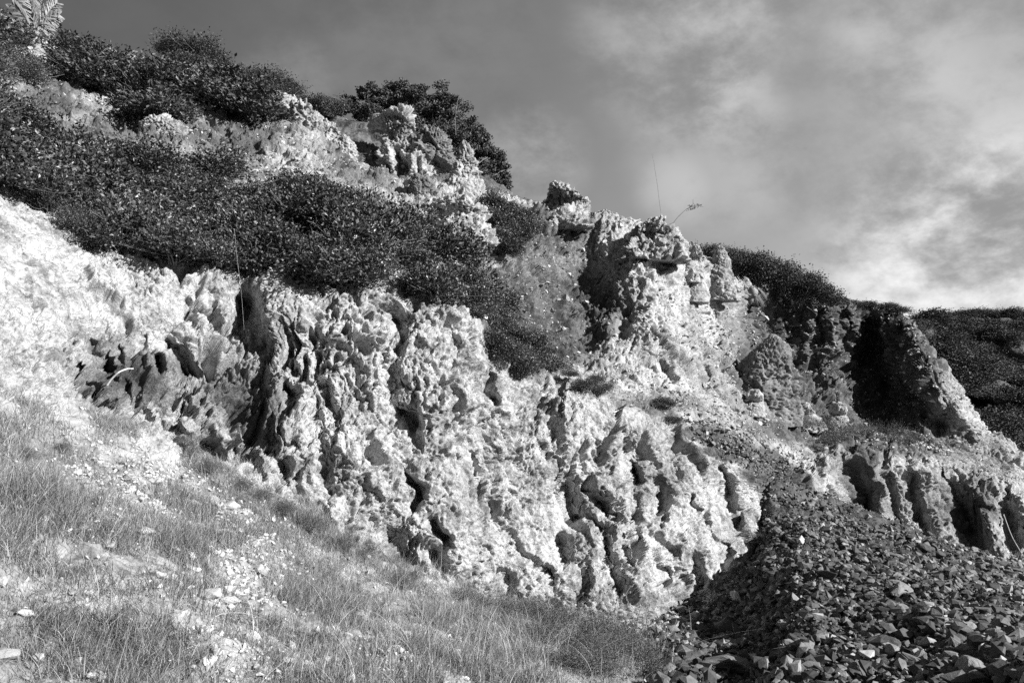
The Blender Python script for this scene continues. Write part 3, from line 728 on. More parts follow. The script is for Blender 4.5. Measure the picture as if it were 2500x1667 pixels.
for k in range(286):
    p = Vector((pos[k] + nr[k] * size[k] * 0.25).tolist())
    me = big_protos[k % 14]
    o = D.objects.new('stone', me); COL.objects.link(o)
    o.location = p; o.scale = (size[k] * random.uniform(.9, 1.25), size[k] * random.uniform(.8, 1.1), size[k] * random.uniform(.8, 1.1))
    o.rotation_euler = (random.gauss(0, .35), random.gauss(0, .35), random.uniform(0, 6.28))
    o['label'] = 'loose angular stone lying on the dark rubble fan'; o['category'] = 'stone'; o['group'] = 'larger stones strewn over the rubble fan'
def place(me, u, v, s, rot=None, label='', name='stone', group=None, cat='stone', sink=0.3, zs=1.0):
    d = hit(u, v)
    if d is None: return None
    o = D.objects.new(name, me); COL.objects.link(o)
    o.location = at(u, v, d + s * 0.2) ; o.scale = (s, s * .85, s * .8 * zs)
    o.rotation_euler = rot or (random.gauss(0, .3), random.gauss(0, .3), random.uniform(0, 6.28))
    o['label'] = label; o['category'] = cat
    if group: o['group'] = group
    return o
place(big_protos[0], 2340, 1610, 0.17, label='largest squarish block near the bottom of the rubble fan', name='boulder', cat='boulder')
place(big_protos[3], 2165, 1570, 0.16, label='dark slab tilted in the middle of the rubble fan', name='boulder', cat='boulder')
place(pale_protos[6], 2335, 1540, 0.13, label='brightest white stone on the rubble fan', name='stone')
place(big_protos[4], 2200, 1440, 0.26, label='long flat grey block lying across the middle of the rubble', name='boulder', cat='boulder', zs=0.8)
place(big_protos[2], 1785, 1620, 0.30, label='wide earthy slab beside the deepest shade at the foot of the rubble', name='boulder', cat='boulder', zs=0.7)
place(big_protos[8], 1775, 1530, 0.26, label='rounded dusty boulder at the bottom of the bluff corner', name='boulder', cat='boulder')
place(pale_protos[1], 1800, 1455, 0.14, label='small upright pale stone between the bluff foot and the rubble', name='stone')
# pale stones in the grass
GS = [(290,1140,.10),(310,1165,.08),(255,1180,.08),(385,1175,.09),(465,1228,.12),(520,1220,.10),(560,1235,.11),(475,1285,.10),(490,1290,.08),(535,1300,.09),(355,1295,.10),(80,1215,.08),(10,1180,.09),
      (270,1335,.06),(620,1325,.08),(630,1390,.07),(640,1395,.07),(380,1400,.08),(400,1405,.06),(515,1450,.10),(560,1465,.09),(180,1445,.04),(220,1445,.05),(505,1370,.07),(600,1470,.07),(690,1380,.06),
      (5,1418,.09),(60,1495,.06),(10,1595,.10),(180,1620,.06),(235,1650,.07),(555,1625,.09),(700,1610,.06),(750,1620,.05),(420,1545,.05),(880,1500,.07),(990,1545,.06),(930,1590,.05),(500,1610,.06),(730,1400,.05),(325,1250,.06),(200,1290,.06),(160,1300,.05),(430,1340,.05),(850,1550,.05)]
for k, (u, v, s) in enumerate(GS):
    big_ = {4: 'rounded white stone above the gap in the grass', 26: 'white stone at the very edge of the grass slope', 28: 'large white stone low on the grass slope near the corner', 31: 'flat white stone in the grass near the bottom edge', 19: 'angular white stone just above a dark hollow in the grass'}.get(k)
    place(pale_protos[(k * 5) % 14], u, v, s, label=big_ or 'white stone lying half hidden in the sparse grass', group='white stones scattered in the grass', zs=0.8)
def pale_w(u, v, d):
    w = gauss(u, v, [(330,1190,190,70,1),(520,1280,130,60,1),(620,1380,120,60,.7),(560,1460,130,50,.8),(560,1620,110,50,.7),(980,1620,120,60,.4),(250,1250,150,70,.6)]) + 0.06
    return w * ((v < 1720) & (v > 950) & (u < 1600) & (u > -150))
pos, nr, u_, v_, d_ = scatter(6500, pale_w, 31)
size = np.clip(np.exp(r.normal(np.log(0.016), 0.5, len(pos))), 0.006, 0.05)
stone_mass('gravel', pos + nr * (size * 0.3)[:, None], size, 8, M_pale_stone, lambda r, n: r.random(n), kind='stuff', label='pale gravel showing between tufts of grass', cat='gravel')
foot = lambda u, v, d: np.exp(-(seg_dist(u, v, [(1500,1545),(1620,1530),(1700,1490),(1760,1450),(1820,1370),(1865,1300)])[0] / 34) ** 2) * (v < 1640)
pos, nr, u_, v_, d_ = scatter(2600, foot, 37)
r = np.random.default_rng(38); size = np.clip(np.exp(r.normal(np.log(0.020), 0.6, len(pos))), 0.008, 0.09)
stone_mass('debris', pos + nr * (size * 0.3)[:, None], size, 39, M_scree_foot, lambda r, n: r.random(n), kind='stuff', label='pale crumbled rock fallen along the foot of the bluff corner', cat='debris')
# scree and rubble on the hillside benches and slopes
def scatter_hill(n, w, seed):
    r = np.random.default_rng(seed)
    a = HILL[:-1, 1:] - HILL[:-1, :-1]; b = HILL[1:, :-1] - HILL[:-1, :-1]
    area = np.minimum(np.linalg.norm(np.cross(a, b), axis=-1), 0.003)
    up = np.cross(a, b); up = np.abs(up[..., 2]) / (np.linalg.norm(up, axis=-1) + 1e-9)
    ww = (area * w[:-1, :-1] * sstep(up, .25, .6)).ravel(); ww /= ww.sum()
    k = r.choice(len(ww), n, p=ww); i, j = np.divmod(k, area.shape[1])
    s, t = r.random(n)[:, None], r.random(n)[:, None]
    return HILL[i, j] + a[i, j] * s + b[i, j] * t, Dd[i, j]
ws = np.exp(-(sd_ / 24) ** 2) * (Tq > 2.9) * (Tq < 4.2) + (0.0)
pos, d_ = scatter_hill(3500, ws, 63)
r = np.random.default_rng(25); size = np.clip(np.exp(r.normal(np.log(0.026), 0.5, len(pos))), 0.01, 0.08)
stone_mass('rubble', pos + np.array([0, 0, 1]) * (size * 0.3)[:, None], size, 10, M_stone, lambda r, n: np.clip(r.gamma(1.3, 0.20, n), 0, 1), kind='stuff', label='dark broken stones running up between the bluff corner and the bench', cat='rubble')
wh = sstep(Tq, 2.95, 3.1) * (1 - sstep(Tq, 6.0, 6.1)) / Dd * (U > -50) * (U < 2550)
pos, d_ = scatter_hill(24000, wh * (0.3 + sstep(fbm(HILL.reshape(-1, 3) * .5, 2, 88).reshape(U.shape), -.1, .4)), 61)
r = np.random.default_rng(15)
size = np.clip(np.exp(r.normal(np.log(0.020), 0.55, len(pos))), 0.007, 0.10) * np.clip(d_ / 14, .8, 1.6)
M_scree = stone_mat('scree_stone', 0.10, 0.55)
stone_mass('scree', pos + np.array([0, 0, 1]) * (size * 0.3)[:, None], size, 9, M_scree, lambda r, n: r.random(n), kind='stuff', label='loose scree lying on the benches and slopes above the bluff', cat='scree')
print('stones', time.time() - T0)

# ------------------------------------------------------------------ grass
def blades(name, pos, length, width, lean, seed, mat, tone, seg=3, up=(0.12, -0.05), **kw):
    r = np.random.default_rng(seed); n = len(pos)
    az = r.uniform(0, 2*np.pi, n); fa = r.uniform(0, 2*np.pi, n)
    L = length; W_ = width
    ld = np.stack([np.cos(az), np.sin(az), np.zeros(n)], 1)
    wd = np.stack([np.cos(fa), np.sin(fa), np.zeros(n)], 1)
    Vs = []
    for s in range(seg + 1):
        f = s / seg
        c = pos + ld * (L * lean * f ** 1.7)[:, None] + np.array([up[0], up[1], 0]) * (L * f)[:, None]
        c[:, 2] += L * (f - 0.35 * np.minimum(lean, 1.6) * f ** 2.2)
        if s == seg: Vs.append(c[:, None]); break
        wv = wd * (W_ * (1 - f ** 1.5) * 0.5)[:, None]
        Vs.append((c - wv)[:, None]); Vs.append((c + wv)[:, None])
    V_ = np.concatenate(Vs, 1); k = V_.shape[1]
    fq = []
    for s in range(seg - 1): a = 2 * s; fq += [[a, a+1, a+3], [a, a+3, a+2]]
    a = 2 * (seg - 1); fq.append([a, a+1, a+2])
    fq = np.array(fq)[None] + (np.arange(n) * k)[:, None, None]
    me = mesh_np(name, V_.reshape(-1, 3), fq.reshape(-1, 3), True); attr(me, 'tone', np.repeat(tone, k))
    return link(name, me, mat, **kw)
def grass_w(u, v, d):
    q = unproj(u, v, d); nse = fbm(q.reshape(-1, 3) * 1.4, 3, 81).reshape(u.shape)
    bare = gauss(u, v, [(390,1110,110,35,1.2),(330,1190,130,40,.6),(520,1285,90,40,.6),(560,1470,110,30,.6),(560,1620,90,30,.5),(150,1010,160,40,1.1),(60,960,150,30,1),(950,1640,60,50,.5),(620,1390,80,30,.3)])
    edge = 1 - sstep(u + 0.35 * (v - 1500), 1500, 1680)
    m = np.clip(0.7 + 1.5 * nse - bare, 0.02, 1.8)
    return m * edge * ((v < 1760) & (v > 900) & (u > -250)) / np.maximum(d, 3) ** 0.7
NG = 270000
pos, nr, u_, v_, d_ = scatter(NG, grass_w, 41)
r = np.random.default_rng(9)
# gather blades into tufts
cl_ = scatter(6000, grass_w, 42)[0]
ln = np.exp(r.normal(np.log(0.078), 0.5, NG))
nz_ = fbm(pos * 1.1, 2, 83); ln *= np.clip(1 + 0.8 * nz_, .45, 1.8)
tone = np.clip(r.beta(1.6, 1.9, NG) + 0.15 * fbm(pos * 0.9 + 5, 2, 85), 0, 1)
blades('grass', pos - [0, 0, .01], ln, r.uniform(.0022, .0055, NG), r.gamma(2.2, .35, NG), 10, M_grass, tone, kind='stuff', label='short sparse grass and weeds covering the stony slope', cat='grass')
wg = wh * np.clip(0.25 + 1.6 * fbm(HILL.reshape(-1, 3) * .9, 3, 89).reshape(U.shape) + 0.5 * gauss(U, V, [(1560,960,200,40,1),(2100,1060,250,40,1),(400,620,200,40,.6),(620,230,90,60,1),(1780,1000,160,60,.5)]), 0.0, 1.5)
pos, d_ = scatter_hill(26000, wg, 62); n_ = len(pos)
blades('slope_grass', pos, np.exp(r.normal(np.log(.09), .4, n_)), r.uniform(.004, .009, n_) * np.clip(d_ / 15, .7, 1.6), r.gamma(2.2, .4, n_), 14, M_grass, r.beta(1.4, 2.2, n_), seg=2, kind='stuff', label='thin dry grass on the benches and slopes above the bluff', cat='grass')
# long dry stalks arching over the grass
def tall_w(u, v, d):
    return (gauss(u, v, [(1050,1500,260,110,1),(1350,1600,200,60,1),(800,1280,140,70,.7),(300,1500,400,160,.35),(1150,1640,250,60,1),(30,1050,60,60,1),(700,1650,300,60,.4)])) * ((v < 1740) & (u > -150) & (u < 1700))
nt_ = 1500
pos, nr, u_, v_, d_ = scatter(nt_, tall_w, 43)
blades('dry_grass', pos, r.uniform(.2, .55, nt_), r.uniform(.0018, .0035, nt_), r.gamma(2.5, .45, nt_), 12, M_dry, r.beta(1.5, 1.6, nt_), seg=8, kind='stuff', label='thin dry stalks arching over the grass below the bluff', cat='dry grass')
print('grass', time.time() - T0)

# ------------------------------------------------------------------ shrubs
def tube_arrays(pts, rads, ns=6):
    pts = np.array(pts, float); n = len(pts)
    tg = np.gradient(pts, axis=0); tg /= np.linalg.norm(tg, axis=1)[:, None] + 1e-9
    ref = np.array([0.3, 0.9, 0.2]); a = np.cross(tg, ref); a /= np.linalg.norm(a, axis=1)[:, None] + 1e-9
    b = np.cross(tg, a); th = np.linspace(0, 2*np.pi, ns, endpoint=False)
    V_ = pts[:, None] + (a[:, None] * np.cos(th)[None, :, None] + b[:, None] * np.sin(th)[None, :, None]) * np.array(rads)[:, None, None]
    i = np.arange(n*ns).reshape(n, ns); j = np.roll(i, -1, 1)
    return V_.reshape(-1, 3), np.stack([i[:-1], j[:-1], j[1:], i[1:]], -1).reshape(-1, 4)
def tubes_mesh(name, lst, ns=6):
    Vs, Fs, off = [], [], 0
    for pts, rads in lst:
        v, f = tube_arrays(pts, rads, ns); Vs.append(v); Fs.append(f + off); off += len(v)
    return mesh_np(name, np.concatenate(Vs), np.concatenate(Fs), True)
def shrub_proto(seed, nl, ls, mat, rx=1.0, rz=0.75, nb=16, aspect=0.5, spiky=0.0, sprig=0.0):
    """foliage of many real leaves gathered on leafy clumps, plus a stem mesh; radius about 1 m, base at 0"""
    r = np.random.default_rng(seed)
    # clump centres inside a dome
    c = r.normal(size=(nb, 3)); c /= np.linalg.norm(c, axis=1)[:, None]; c[:, 2] = np.abs(c[:, 2]) * 0.9
    rr = r.uniform(0.35, 0.78, nb)
    c = c * rr[:, None] * np.array([rx, rx, rz]); c[:, 2] += 0.12
    cr = r.uniform(0.24, 0.48, nb)
    k = r.choice(nb, nl, p=cr**2 / (cr**2).sum())
    dr = r.normal(size=(nl, 3)); dr /= np.linalg.norm(dr, axis=1)[:, None]
    rad_ = cr[k] * (1 - 0.5 * r.random(nl) ** 2.0) * (1 + 0.22 * r.normal(size=nl) * (1 + spiky))
    p = c[k] + dr * rad_[:, None] * np.array([1, 1, .85])
    if sprig:
        ns_ = int(nl * sprig); sc = r.integers(0, nb, 90); sd = dr[:90] + np.array([0, 0, .8]); sd /= np.linalg.norm(sd, axis=1)[:, None]
        q = r.integers(0, 90, ns_); tt = r.uniform(.8, 1.75, ns_)
        p[:ns_] = c[sc[q]] + sd[q] * (cr[sc[q]] * tt)[:, None] + r.normal(0, .012, (ns_, 3))
    p = p[p[:, 2] > -0.12]; nl = len(p)
    # leaf frames: blades point outward and up with scatter
    out = p - np.array([0, 0, .1]); out /= np.linalg.norm(out, axis=1)[:, None] + 1e-6
    ax = out * 0.5 + r.normal(0, .65, (nl, 3)) + np.array([0, 0, .35]); ax /= np.linalg.norm(ax, axis=1)[:, None]
    sd = np.cross(ax, r.normal(size=(nl, 3))); sd /= np.linalg.norm(sd, axis=1)[:, None] + 1e-6
    nrm = np.cross(ax, sd)
    L = ls * r.uniform(.6, 1.35, nl); w = L * aspect * r.uniform(.35, .6, nl)
    v0 = p; v1 = p + ax * (L * .5)[:, None] + sd * w[:, None] + nrm * (L * .06)[:, None]
    v3 = p + ax * (L * .5)[:, None] - sd * w[:, None] + nrm * (L * .06)[:, None]; v2 = p + ax * L[:, None]
    V_ = np.stack([v0, v1, v2, v3], 1).reshape(-1, 3)
    fq = np.arange(nl*4).reshape(nl, 4)
    fq = np.concatenate([fq[:, [0, 1, 2]], fq[:, [0, 2, 3]]])
    me = mesh_np('foliage', V_, fq, False)
    attr(me, 'tone', np.repeat(np.clip(r.beta(1.2, 2.6, nl) * [1.0, 1.35, .75, 1.15, .9][seed % 5], 0, 1), 4)); me.materials.append(mat)
    st = []
    for b in range(nb):
        e = c[b]; m1 = e * .5 + r.normal(0, .06, 3); s0 = r.normal(0, .06, 3) * [1, 1, 0]
        st.append(([s0 + [0, 0, -.15], s0 * .5 + m1 * .5, m1, e * .8 + r.normal(0, .03, 3), e], [.022, .018, .014, .009, .005]))
    for b in range(26):   # bare twigs poking out
        e = r.normal(size=3); e /= np.linalg.norm(e); e[2] = abs(e[2]); e *= np.array([rx, rx, rz]) * r.uniform(.9, 1.25)
        st.append(([e * .4, e * .7 + r.normal(0, .03, 3), e + r.normal(0, .05, 3), e * 1.08 + r.normal(0, .06, 3)], [.007, .005, .004, .003]))
    ms = tubes_mesh('stems', st, 5); ms.materials.append(M_stem)
    return me, ms
PR_big = [shrub_proto(500 + i, 5200, 0.088, M_leaf, nb=13, sprig=.10, aspect=.55) for i in range(5)]
PR_fine = [shrub_proto(520 + i, 6000, 0.075, M_leaf_fine, nb=13, spiky=.3, sprig=.15, aspect=.45) for i in range(5)]
PR_up = [shrub_proto(580 + i, 3800, 0.12, M_leaf_fine, nb=11, spiky=.3, sprig=.15, aspect=.5) for i in range(5)]
PR_low = [shrub_proto(540 + i, 5200, 0.045, M_leaf_fine, rz=.45, nb=16, spiky=1.0, sprig=.25, aspect=.35) for i in range(3)]
PR_far = [shrub_proto(560 + i, 5200, 0.085, M_leaf_far, nb=16, spiky=.3, sprig=.1) for i in range(3)]
NSH = [0]
def shrub(protos, u, v, s, label, group=None, d=None, sz=1.0, cat='shrub', lift=0.0, dd=0.0):
    if d is None:
        d = hit(u, v)
        if d is None: return None
    me, ms = protos[NSH[0] % len(protos)]; NSH[0] += 1
    root = D.objects.new('shrub', None); COL.objects.link(root); root.empty_display_size = .2
    root.location = at(u, v, d + dd) + Vector((0, 0, lift)); root.scale = (s, s, s * sz)
    root.rotation_euler = (random.gauss(0, .12), random.gauss(0, .12), random.uniform(0, 6.28))
    root['label'] = label; root['category'] = cat
    if group: root['group'] = group
    for nm, m in (('foliage', me), ('stem', ms)):
        c = D.objects.new(nm, m); COL.objects.link(c); c.parent = root
    return root
def inpoly(u, v, poly):
    c = False; j = len(poly) - 1
    for i in range(len(poly)):
        if (poly[i][1] > v) != (poly[j][1] > v) and u < (poly[j][0]-poly[i][0])*(v-poly[i][1])/(poly[j][1]-poly[i][1]) + poly[i][0]: c = not c
        j = i
    return c
def fill(protos, poly, step, s0, s1, label, group, jit=.4, sz=.85, lift=0.0, prob=1.0):
    us = [p[0] for p in poly]; vs = [p[1] for p in poly]
    out = []
    v = min(vs); row = 0
    while v < max(vs):
        u = min(us) + (row % 2) * step * .5
        while u < max(us):
            a, b = u + random.uniform(-jit, jit) * step, v + random.uniform(-jit, jit) * step * .6
            if inpoly(a, b, poly) and random.random() < prob:
                o = shrub(protos, a, b, random.uniform(s0, s1), label, group, sz=sz * random.uniform(.85, 1.15), lift=lift)
                if o: out.append(o)
            u += step
        v += step * .6; row += 1
    return out
# main thicket above the bluff
fill(PR_big, [(-120,230),(0,275),(100,330),(200,378),(350,405),(500,415),(620,430),(760,480),(900,520),(1020,580),(1120,650),(1180,770),(1100,755),(1000,728),(900,700),(780,680),(690,685),(610,712),(540,670),(430,642),(300,622),(180,582),(60,480),(-120,400)],
     72, .38, .85, 'dark glossy-leaved shrub in the dense thicket along the top of the pale bluff', 'shrubs of the thicket above the bluff', jit=.6, sz=.8, prob=.93)
fill(PR_fine, [(-60,300),(40,360),(60,440),(200,520),(330,600),(480,640),(430,650),(250,600),(120,530),(20,450),(-60,400)], 60, .28, .42,
     'lighter small-leaved shrub along the lower edge of the thicket on the white slope', 'small-leaved shrubs at the edge of the thicket')
# tongue of shrubs running down to the right
fill(PR_big, [(1090,690),(1150,680),(1220,740),(1290,830),(1370,880),(1390,920),(1300,900),(1270,930),(1215,870),(1170,790)], 44, .28, .52,
     'dark glossy shrub in the tongue of brush running down from the thicket', 'shrubs of the tongue below the thicket')
fill(PR_fine, [(1330,860),(1420,900),(1540,960),(1700,1010),(1640,1040),(1500,1000),(1400,960),(1340,930)], 55, .20, .30,
     'scrubby low bush on the bench between the bluff and the upper slope', 'low bushes on the bench', sz=.6, prob=.85)
# narrow patch beside the hooked pinnacle
fill(PR_big, [(1180,500),(1250,490),(1290,560),(1290,640),(1240,640),(1180,570)], 42, .38, .52,
     'dark shrub in the narrow patch right of the hooked pinnacle', 'shrubs right of the hooked pinnacle')
# upper band
fill(PR_up, [(-100,0),(30,90),(150,140),(330,170),(480,190),(600,230),(700,270),(695,315),(640,345),(560,325),(490,270),(430,290),(330,290),(240,270),(150,220),(60,150),(-100,80)],
     74, .6, 1.15, 'bushy shrub in the upper band of brush under the skyline', 'shrubs of the upper band', sz=.7, jit=.6, prob=.85)
fill(PR_up, [(100,125),(330,140),(500,165),(580,205),(480,225),(300,190),(120,150)], 80, .6, 1.0, 'dark leafy shrub on the crest at the top of the hill', 'shrubs on the hill crest', sz=.75, jit=.6)
fill(PR_fine, [(-80,150),(0,160),(120,190),(100,230),(-80,210)], 60, .55, .75, 'shrub on the pale rocks at the far end of the upper slope', 'shrubs among the upper pale rocks', sz=.9)
# skyline tufts
for u, v in ((430,128),(465,130),(495,145),(600,205),(640,212),(670,226),(690,240)):
    shrub(PR_far, u, v, random.uniform(.7, 1.0), 'dark flat-topped bush on the skyline of the upper slope', 'dark bushes on the skyline', d=26.8, sz=.7)
for u, v in ((730,270),(770,275),(810,280)):
    shrub(PR_far, u, v, .8, 'small thin bush in the dip between the near ridge and the dark tree', 'bushes in the dip', d=30, sz=.8)
# brush on the crest at the right
for k, (u, v, s) in enumerate([(1690,618,.7),(1730,625,.8),(1775,640,.9),(1820,645,.95),(1860,655,1.0),(1900,670,1.0),(1940,690,.95),(1975,705,.85),(2010,720,.8),(1800,670,.9),(1850,685,.9),(1910,705,.9),(1960,725,.8),(2030,735,.6)]):
    shrub(PR_far, u, v + 10, s * .85, 'dark bush in the rounded clump on the crest behind the white spires', 'bushes of the clump on the right crest', d=26.5, sz=.85)
for u, v in ((2060,752),(2095,750),(2130,752),(2165,755),(2190,765),(2225,800)):
    shrub(PR_far, u, v, random.uniform(.45, .6), 'tufty bush overhanging the top of the shadowed gully', 'bushes above the gully', d=29.6, sz=.6)
for u, v, s in ((2010,1050,.5),(2060,1060,.45),(1960,1040,.4),(2120,1062,.5),(2180,1070,.5),(2230,1078,.4),(2030,1080,.4)):
    shrub(PR_low, u, v, s, 'flat scrubby bush on the bench at the foot of the gully', 'low bushes at the gully foot')
# brush over the far hill
random.seed(5)
for k in range(110):
    u = random.uniform(2200, 2560); v = random.uniform(770, 1130)
    d = hit(u, v, ['far']) 
    if d is None: continue
    shrub(PR_far, u, v, random.uniform(1.3, 2.4), 'low dark bush on the far brushy hillside', 'bushes covering the far hillside', d=d, sz=.55)
for u in range(2230, 2560, 22):
    shrub(PR_far, u, float(np.interp(u, [2230,2300,2380,2500,2700], [797,784,772,777,803])), random.uniform(1.2, 1.9), 'low bush along the top edge of the far hill', 'bushes along the far hill crest', d=80, sz=.5)
# low weeds at the foot of the bluff
for k, (u, v, s) in enumerate([(1235,1500,.28),(1290,1510,.32),(1345,1515,.34),(1400,1525,.34),(1460,1545,.32),(1520,1560,.30),(1330,1560,.30),(1420,1580,.32),(1500,1600,.30),(1560,1600,.28),(1580,1640,.25),(1450,1640,.28),(1370,1620,.25),
                               (1180,1480,.22),(1130,1460,.22),(760,1290,.22),(700,1250,.2),(840,1340,.24),(890,1360,.22),(470,1110,.20),(520,1150,.2),(450,1080,.16),(600,1190,.18),(640,1215,.18),(985,1430,.2),(150,1100,.12),(60,1120,.14)]):
    shrub(PR_low, u, v, s, 'fine-leaved dark weed bush at the foot of the bluff', 'weed bushes along the foot of the bluff')
for u, v, s in ((1850,1320,.22),(1800,1400,.2),(1740,1470,.18),(1900,1250,.2)):
    shrub(PR_low, u, v, s, 'sparse dark weed in the shade between the bluff corner and the rubble', 'weeds in the shaded gully')
print('shrubs', NSH[0], time.time() - T0)

# ---- the rounded dark tree on the ridge ---------------------------------
def tree():
    base = at(1060, 470, 31.0)
    root = D.objects.new('tree', None); COL.objects.link(root); root.location = base
    root['label'] = 'dark dense tree with rounded wind-shaped crown behind the jagged crag'; root['category'] = 'tree'
    r = np.random.default_rng(77)
    bl = [(885,255,34),(925,240,36),(975,238,38),(1010,235,34),(1060,245,42),(1110,285,42),(1095,330,50),(1150,320,34),(1165,360,36),(1190,385,34),(1215,425,30),(1120,390,50),(1050,300,50),(960,290,50),(900,290,40),(1170,430,40),(1000,350,60),(850,262,24),(820,270,20),(1228,450,18),(1060,400,60)]
    Ps = []
    for (u, v, rp) in bl:
        c = np.array(at(u, v, 31.0 + r.uniform(-.6, .8))) - np.array(base); R_ = rp / F * 31
        for q in range(16):
            dr = r.normal(size=3); dr /= np.linalg.norm(dr); cc = c + dr * R_ * r.uniform(.5, 1.05); r2 = R_ * r.uniform(.18, .42)
            n = 360; dd_ = r.normal(size=(n, 3)); dd_ /= np.linalg.norm(dd_, axis=1)[:, None]
            Ps.append(cc + dd_ * (r2 * (1 - .4 * r.random(n)) * (1 + .25 * r.normal(size=n)))[:, None] * [1.15, 1.15, .75])
    p = np.concatenate(Ps); nl = len(p)
    ax = r.normal(size=(nl, 3)) + [0, 0, .4]; ax /= np.linalg.norm(ax, axis=1)[:, None]
    sd = np.cross(ax, r.normal(size=(nl, 3))); sd /= np.linalg.norm(sd, axis=1)[:, None]
    L = r.uniform(.05, .11, nl); w = L * .28
    V_ = np.stack([p, p + ax*(L*.5)[:, None] + sd*w[:, None], p + ax*L[:, None], p + ax*(L*.5)[:, None] - sd*w[:, None]], 1).reshape(-1, 3)
    f = np.arange(nl*4).reshape(nl, 4)
    me = mesh_np('crown', V_, f, False); attr(me, 'tone', np.repeat(r.beta(1.4, 2.2, nl), 4))
    link('crown', me, M_leaf_far, root)
    b = np.array(base); st = []
    for (u, v, rp) in bl:
        e = np.array(at(u, v, 31.2)) - b
        st.append(([[0, 0, -.6], e*.25 + r.normal(0, .1, 3), e*.6 + r.normal(0, .1, 3), e], [.12, .07, .045, .02]))
    link('trunk', tubes_mesh('trunk', st, 6), M_stem, root)
tree()

# ------------------------------------------------------------------ stalks, roots, sticks
def stick(pts, r0, r1, mat, label, name='stalk', cat='stalk', parts=None):
    """pts as (u, v, depth)"""
    P_ = np.array([list(at(*p)) for p in pts]); n = len(P_)
    tt = np.linspace(0, n - 1, n * 5); Q = np.stack([np.interp(tt, np.arange(n), P_[:, k]) for k in range(3)], 1)
    for _ in range(3): Q[1:-1] = (Q[:-2] + 2*Q[1:-1] + Q[2:]) / 4
    b = Q[0].copy()
    me = tubes_mesh(name, [(Q - b, np.linspace(r0, r1, len(Q)))], 6)
    o = link(name, me, mat, label=label, cat=cat); o.location = b
    return o
stick([(1622,560,21.5),(1612,510,21.5),(1605,450,21.5),(1600,420,21.5),(1597,400,21.5),(1592,375,21.5)], .007, .003, M_stem, 'straight thin bare stalk rising from the skyline hump')
hd = stick([(1633,580,21.3),(1640,550,21.3),(1655,530,21.3),(1675,511,21.3),(1690,504,21.3),(1714,499,21.3)], .011, .005, M_stem, 'arched thin stalk with a drooping seed head on the skyline')
r = np.random.default_rng(3); pts = []
for k in range(40):
    u = r.uniform(1676, 1714); v = np.interp(u, [1676, 1714], [510, 499]) + r.normal(0, 3)
    e = np.array(at(u, v, 21.3)) - np.array(hd.location); pts.append(([e, e + r.normal(0, .04, 3)], [.012, .004]))
link('seed_head', tubes_mesh('seed_head', pts, 5), M_stem, hd)
stick([(572,560,10.9),(580,640,10.9),(588,700,10.8),(592,750,10.8),(596,805,10.8)], .0014, .0010, M_palebranch, 'long pale root hanging straight down the dark cleft in the bluff', 'root', 'root')
stick([(262,940,8.4),(272,925,8.4),(290,908,8.4),(310,900,8.5),(325,900,8.6)], .011, .008, M_palebranch, 'bleached curved branch stuck in the grey rock of the bluff', 'branch', 'branch')
stick([(2450,1255,14.5),(2470,1310,14.3),(2500,1360,14.1),(2530,1400,14)], .008, .005, M_palebranch, 'bent pale branch leaning over the fluted bank', 'branch', 'branch')
stick([(1110,1582,6.6),(1150,1588,6.6),(1190,1596,6.6)], .008, .006, M_palebranch, 'short straight white stick lying in the grass', 'stick', 'stick')
stick([(980,1545,7.2),(1010,1538,7.2),(1040,1532,7.2)], .007, .005, M_palebranch, 'white broken twig resting on the grass above the straight stick', 'stick', 'stick')
stick([(1685,1578,8.3),(1705,1570,8.3),(1725,1580,8.2),(1740,1605,8.1)], .010, .006, M_palebranch, 'curved woody root on the earth at the foot of the bluff', 'root', 'root')
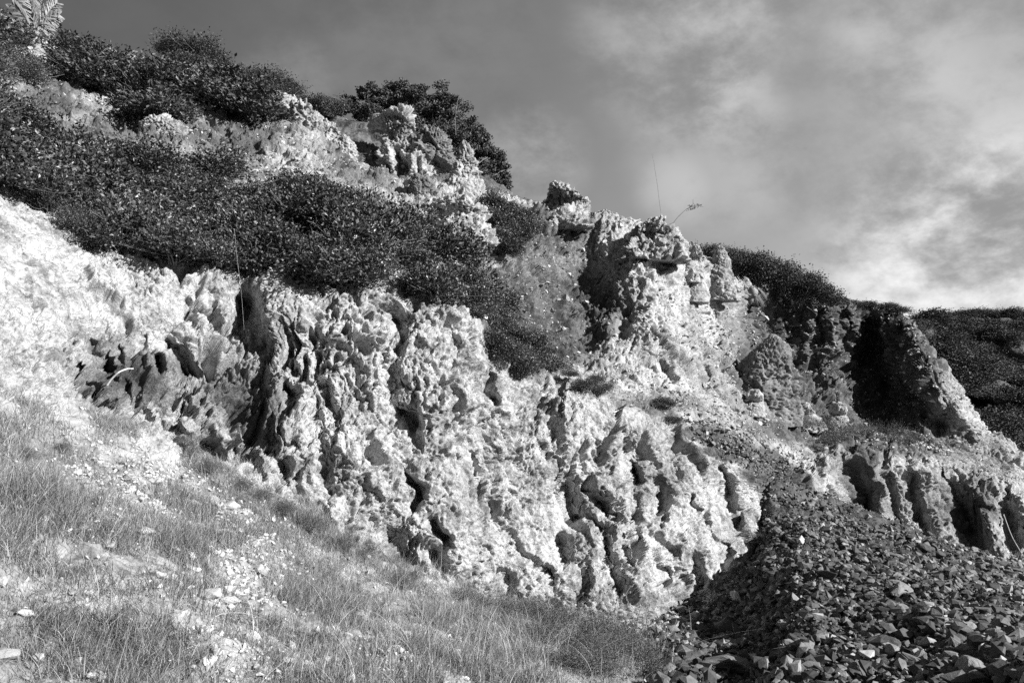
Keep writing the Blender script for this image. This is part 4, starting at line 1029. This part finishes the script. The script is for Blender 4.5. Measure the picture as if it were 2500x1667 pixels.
stick([(410,1620,4.2),(440,1590,4.3),(480,1572,4.4),(545,1568,4.4)], .0017, .0011, M_palebranch, 'long thin bent straw low in the grass', 'straw', 'straw')
stick([(510,1560,4.6),(515,1510,4.7),(545,1495,4.8),(600,1495,4.9),(650,1512,4.9)], .0017, .0011, M_palebranch, 'dry stem arching over the dark hollow in the grass', 'straw', 'straw')
stick([(100,175,22),(140,180,22),(170,168,22),(190,168,22)], .022, .012, M_palebranch, 'bare pale branch poking from the upper shrubs', 'branch', 'branch')
stick([(1113,330,24),(1112,300,24),(1113,270,24),(1120,235,24.2)], .009, .004, M_stem, 'thin pale sapling trunk in front of the dark tree', 'sapling', 'sapling')

# dry palm-like fronds at the top corner
def fronds():
    root = D.objects.new('palm', None); COL.objects.link(root); b = at(85, 85, 26.0); root.location = b
    root['label'] = 'pale dry fronds standing up behind the brush at the top of the hill'; root['category'] = 'palm'
    r = np.random.default_rng(4)
    for (u, v) in ((140,8),(145,38),(110,-25),(60,-10),(75,5),(30,10)):
        e = np.array(at(u, v, 26.0 + r.uniform(-.3, .3))) - np.array(b); m = e * .55 + np.array([0, 0, .25])
        t = np.linspace(0, 1, 12)[:, None]; Q = 2*(1-t)*t*m + t*t*e
        v1, f1 = tube_arrays(Q, np.linspace(.02, .005, 12), 5)
        Vs, Fs = [v1], [f1]; off = len(v1)
        for k in range(110):
            s = r.uniform(.15, 1); c = 2*(1-s)*s*m + s*s*e; tg = (e - m); tg /= np.linalg.norm(tg)
            sd = np.array([tg[2], r.normal(0, .4), -tg[0]]) * (1 if k % 2 else -1); dr = sd + tg * .9; dr /= np.linalg.norm(dr)
            L = .42 * (1.2 - s * .75); w = np.array([.01, .012, .016])
            q = np.array([c - w, c + w, c + dr*L + w*.2, c + dr*L - w*.2]); Vs.append(q); Fs.append(np.array([[0, 1, 2, 3]]) + off); off += 4
        me = mesh_np('frond', np.concatenate(Vs), np.concatenate(Fs), False); attr(me, 'tone', np.full(off, r.uniform(.2, 1)))
        link('frond', me, M_palm, root)
fronds()
print('done', time.time() - T0, len(D.objects))
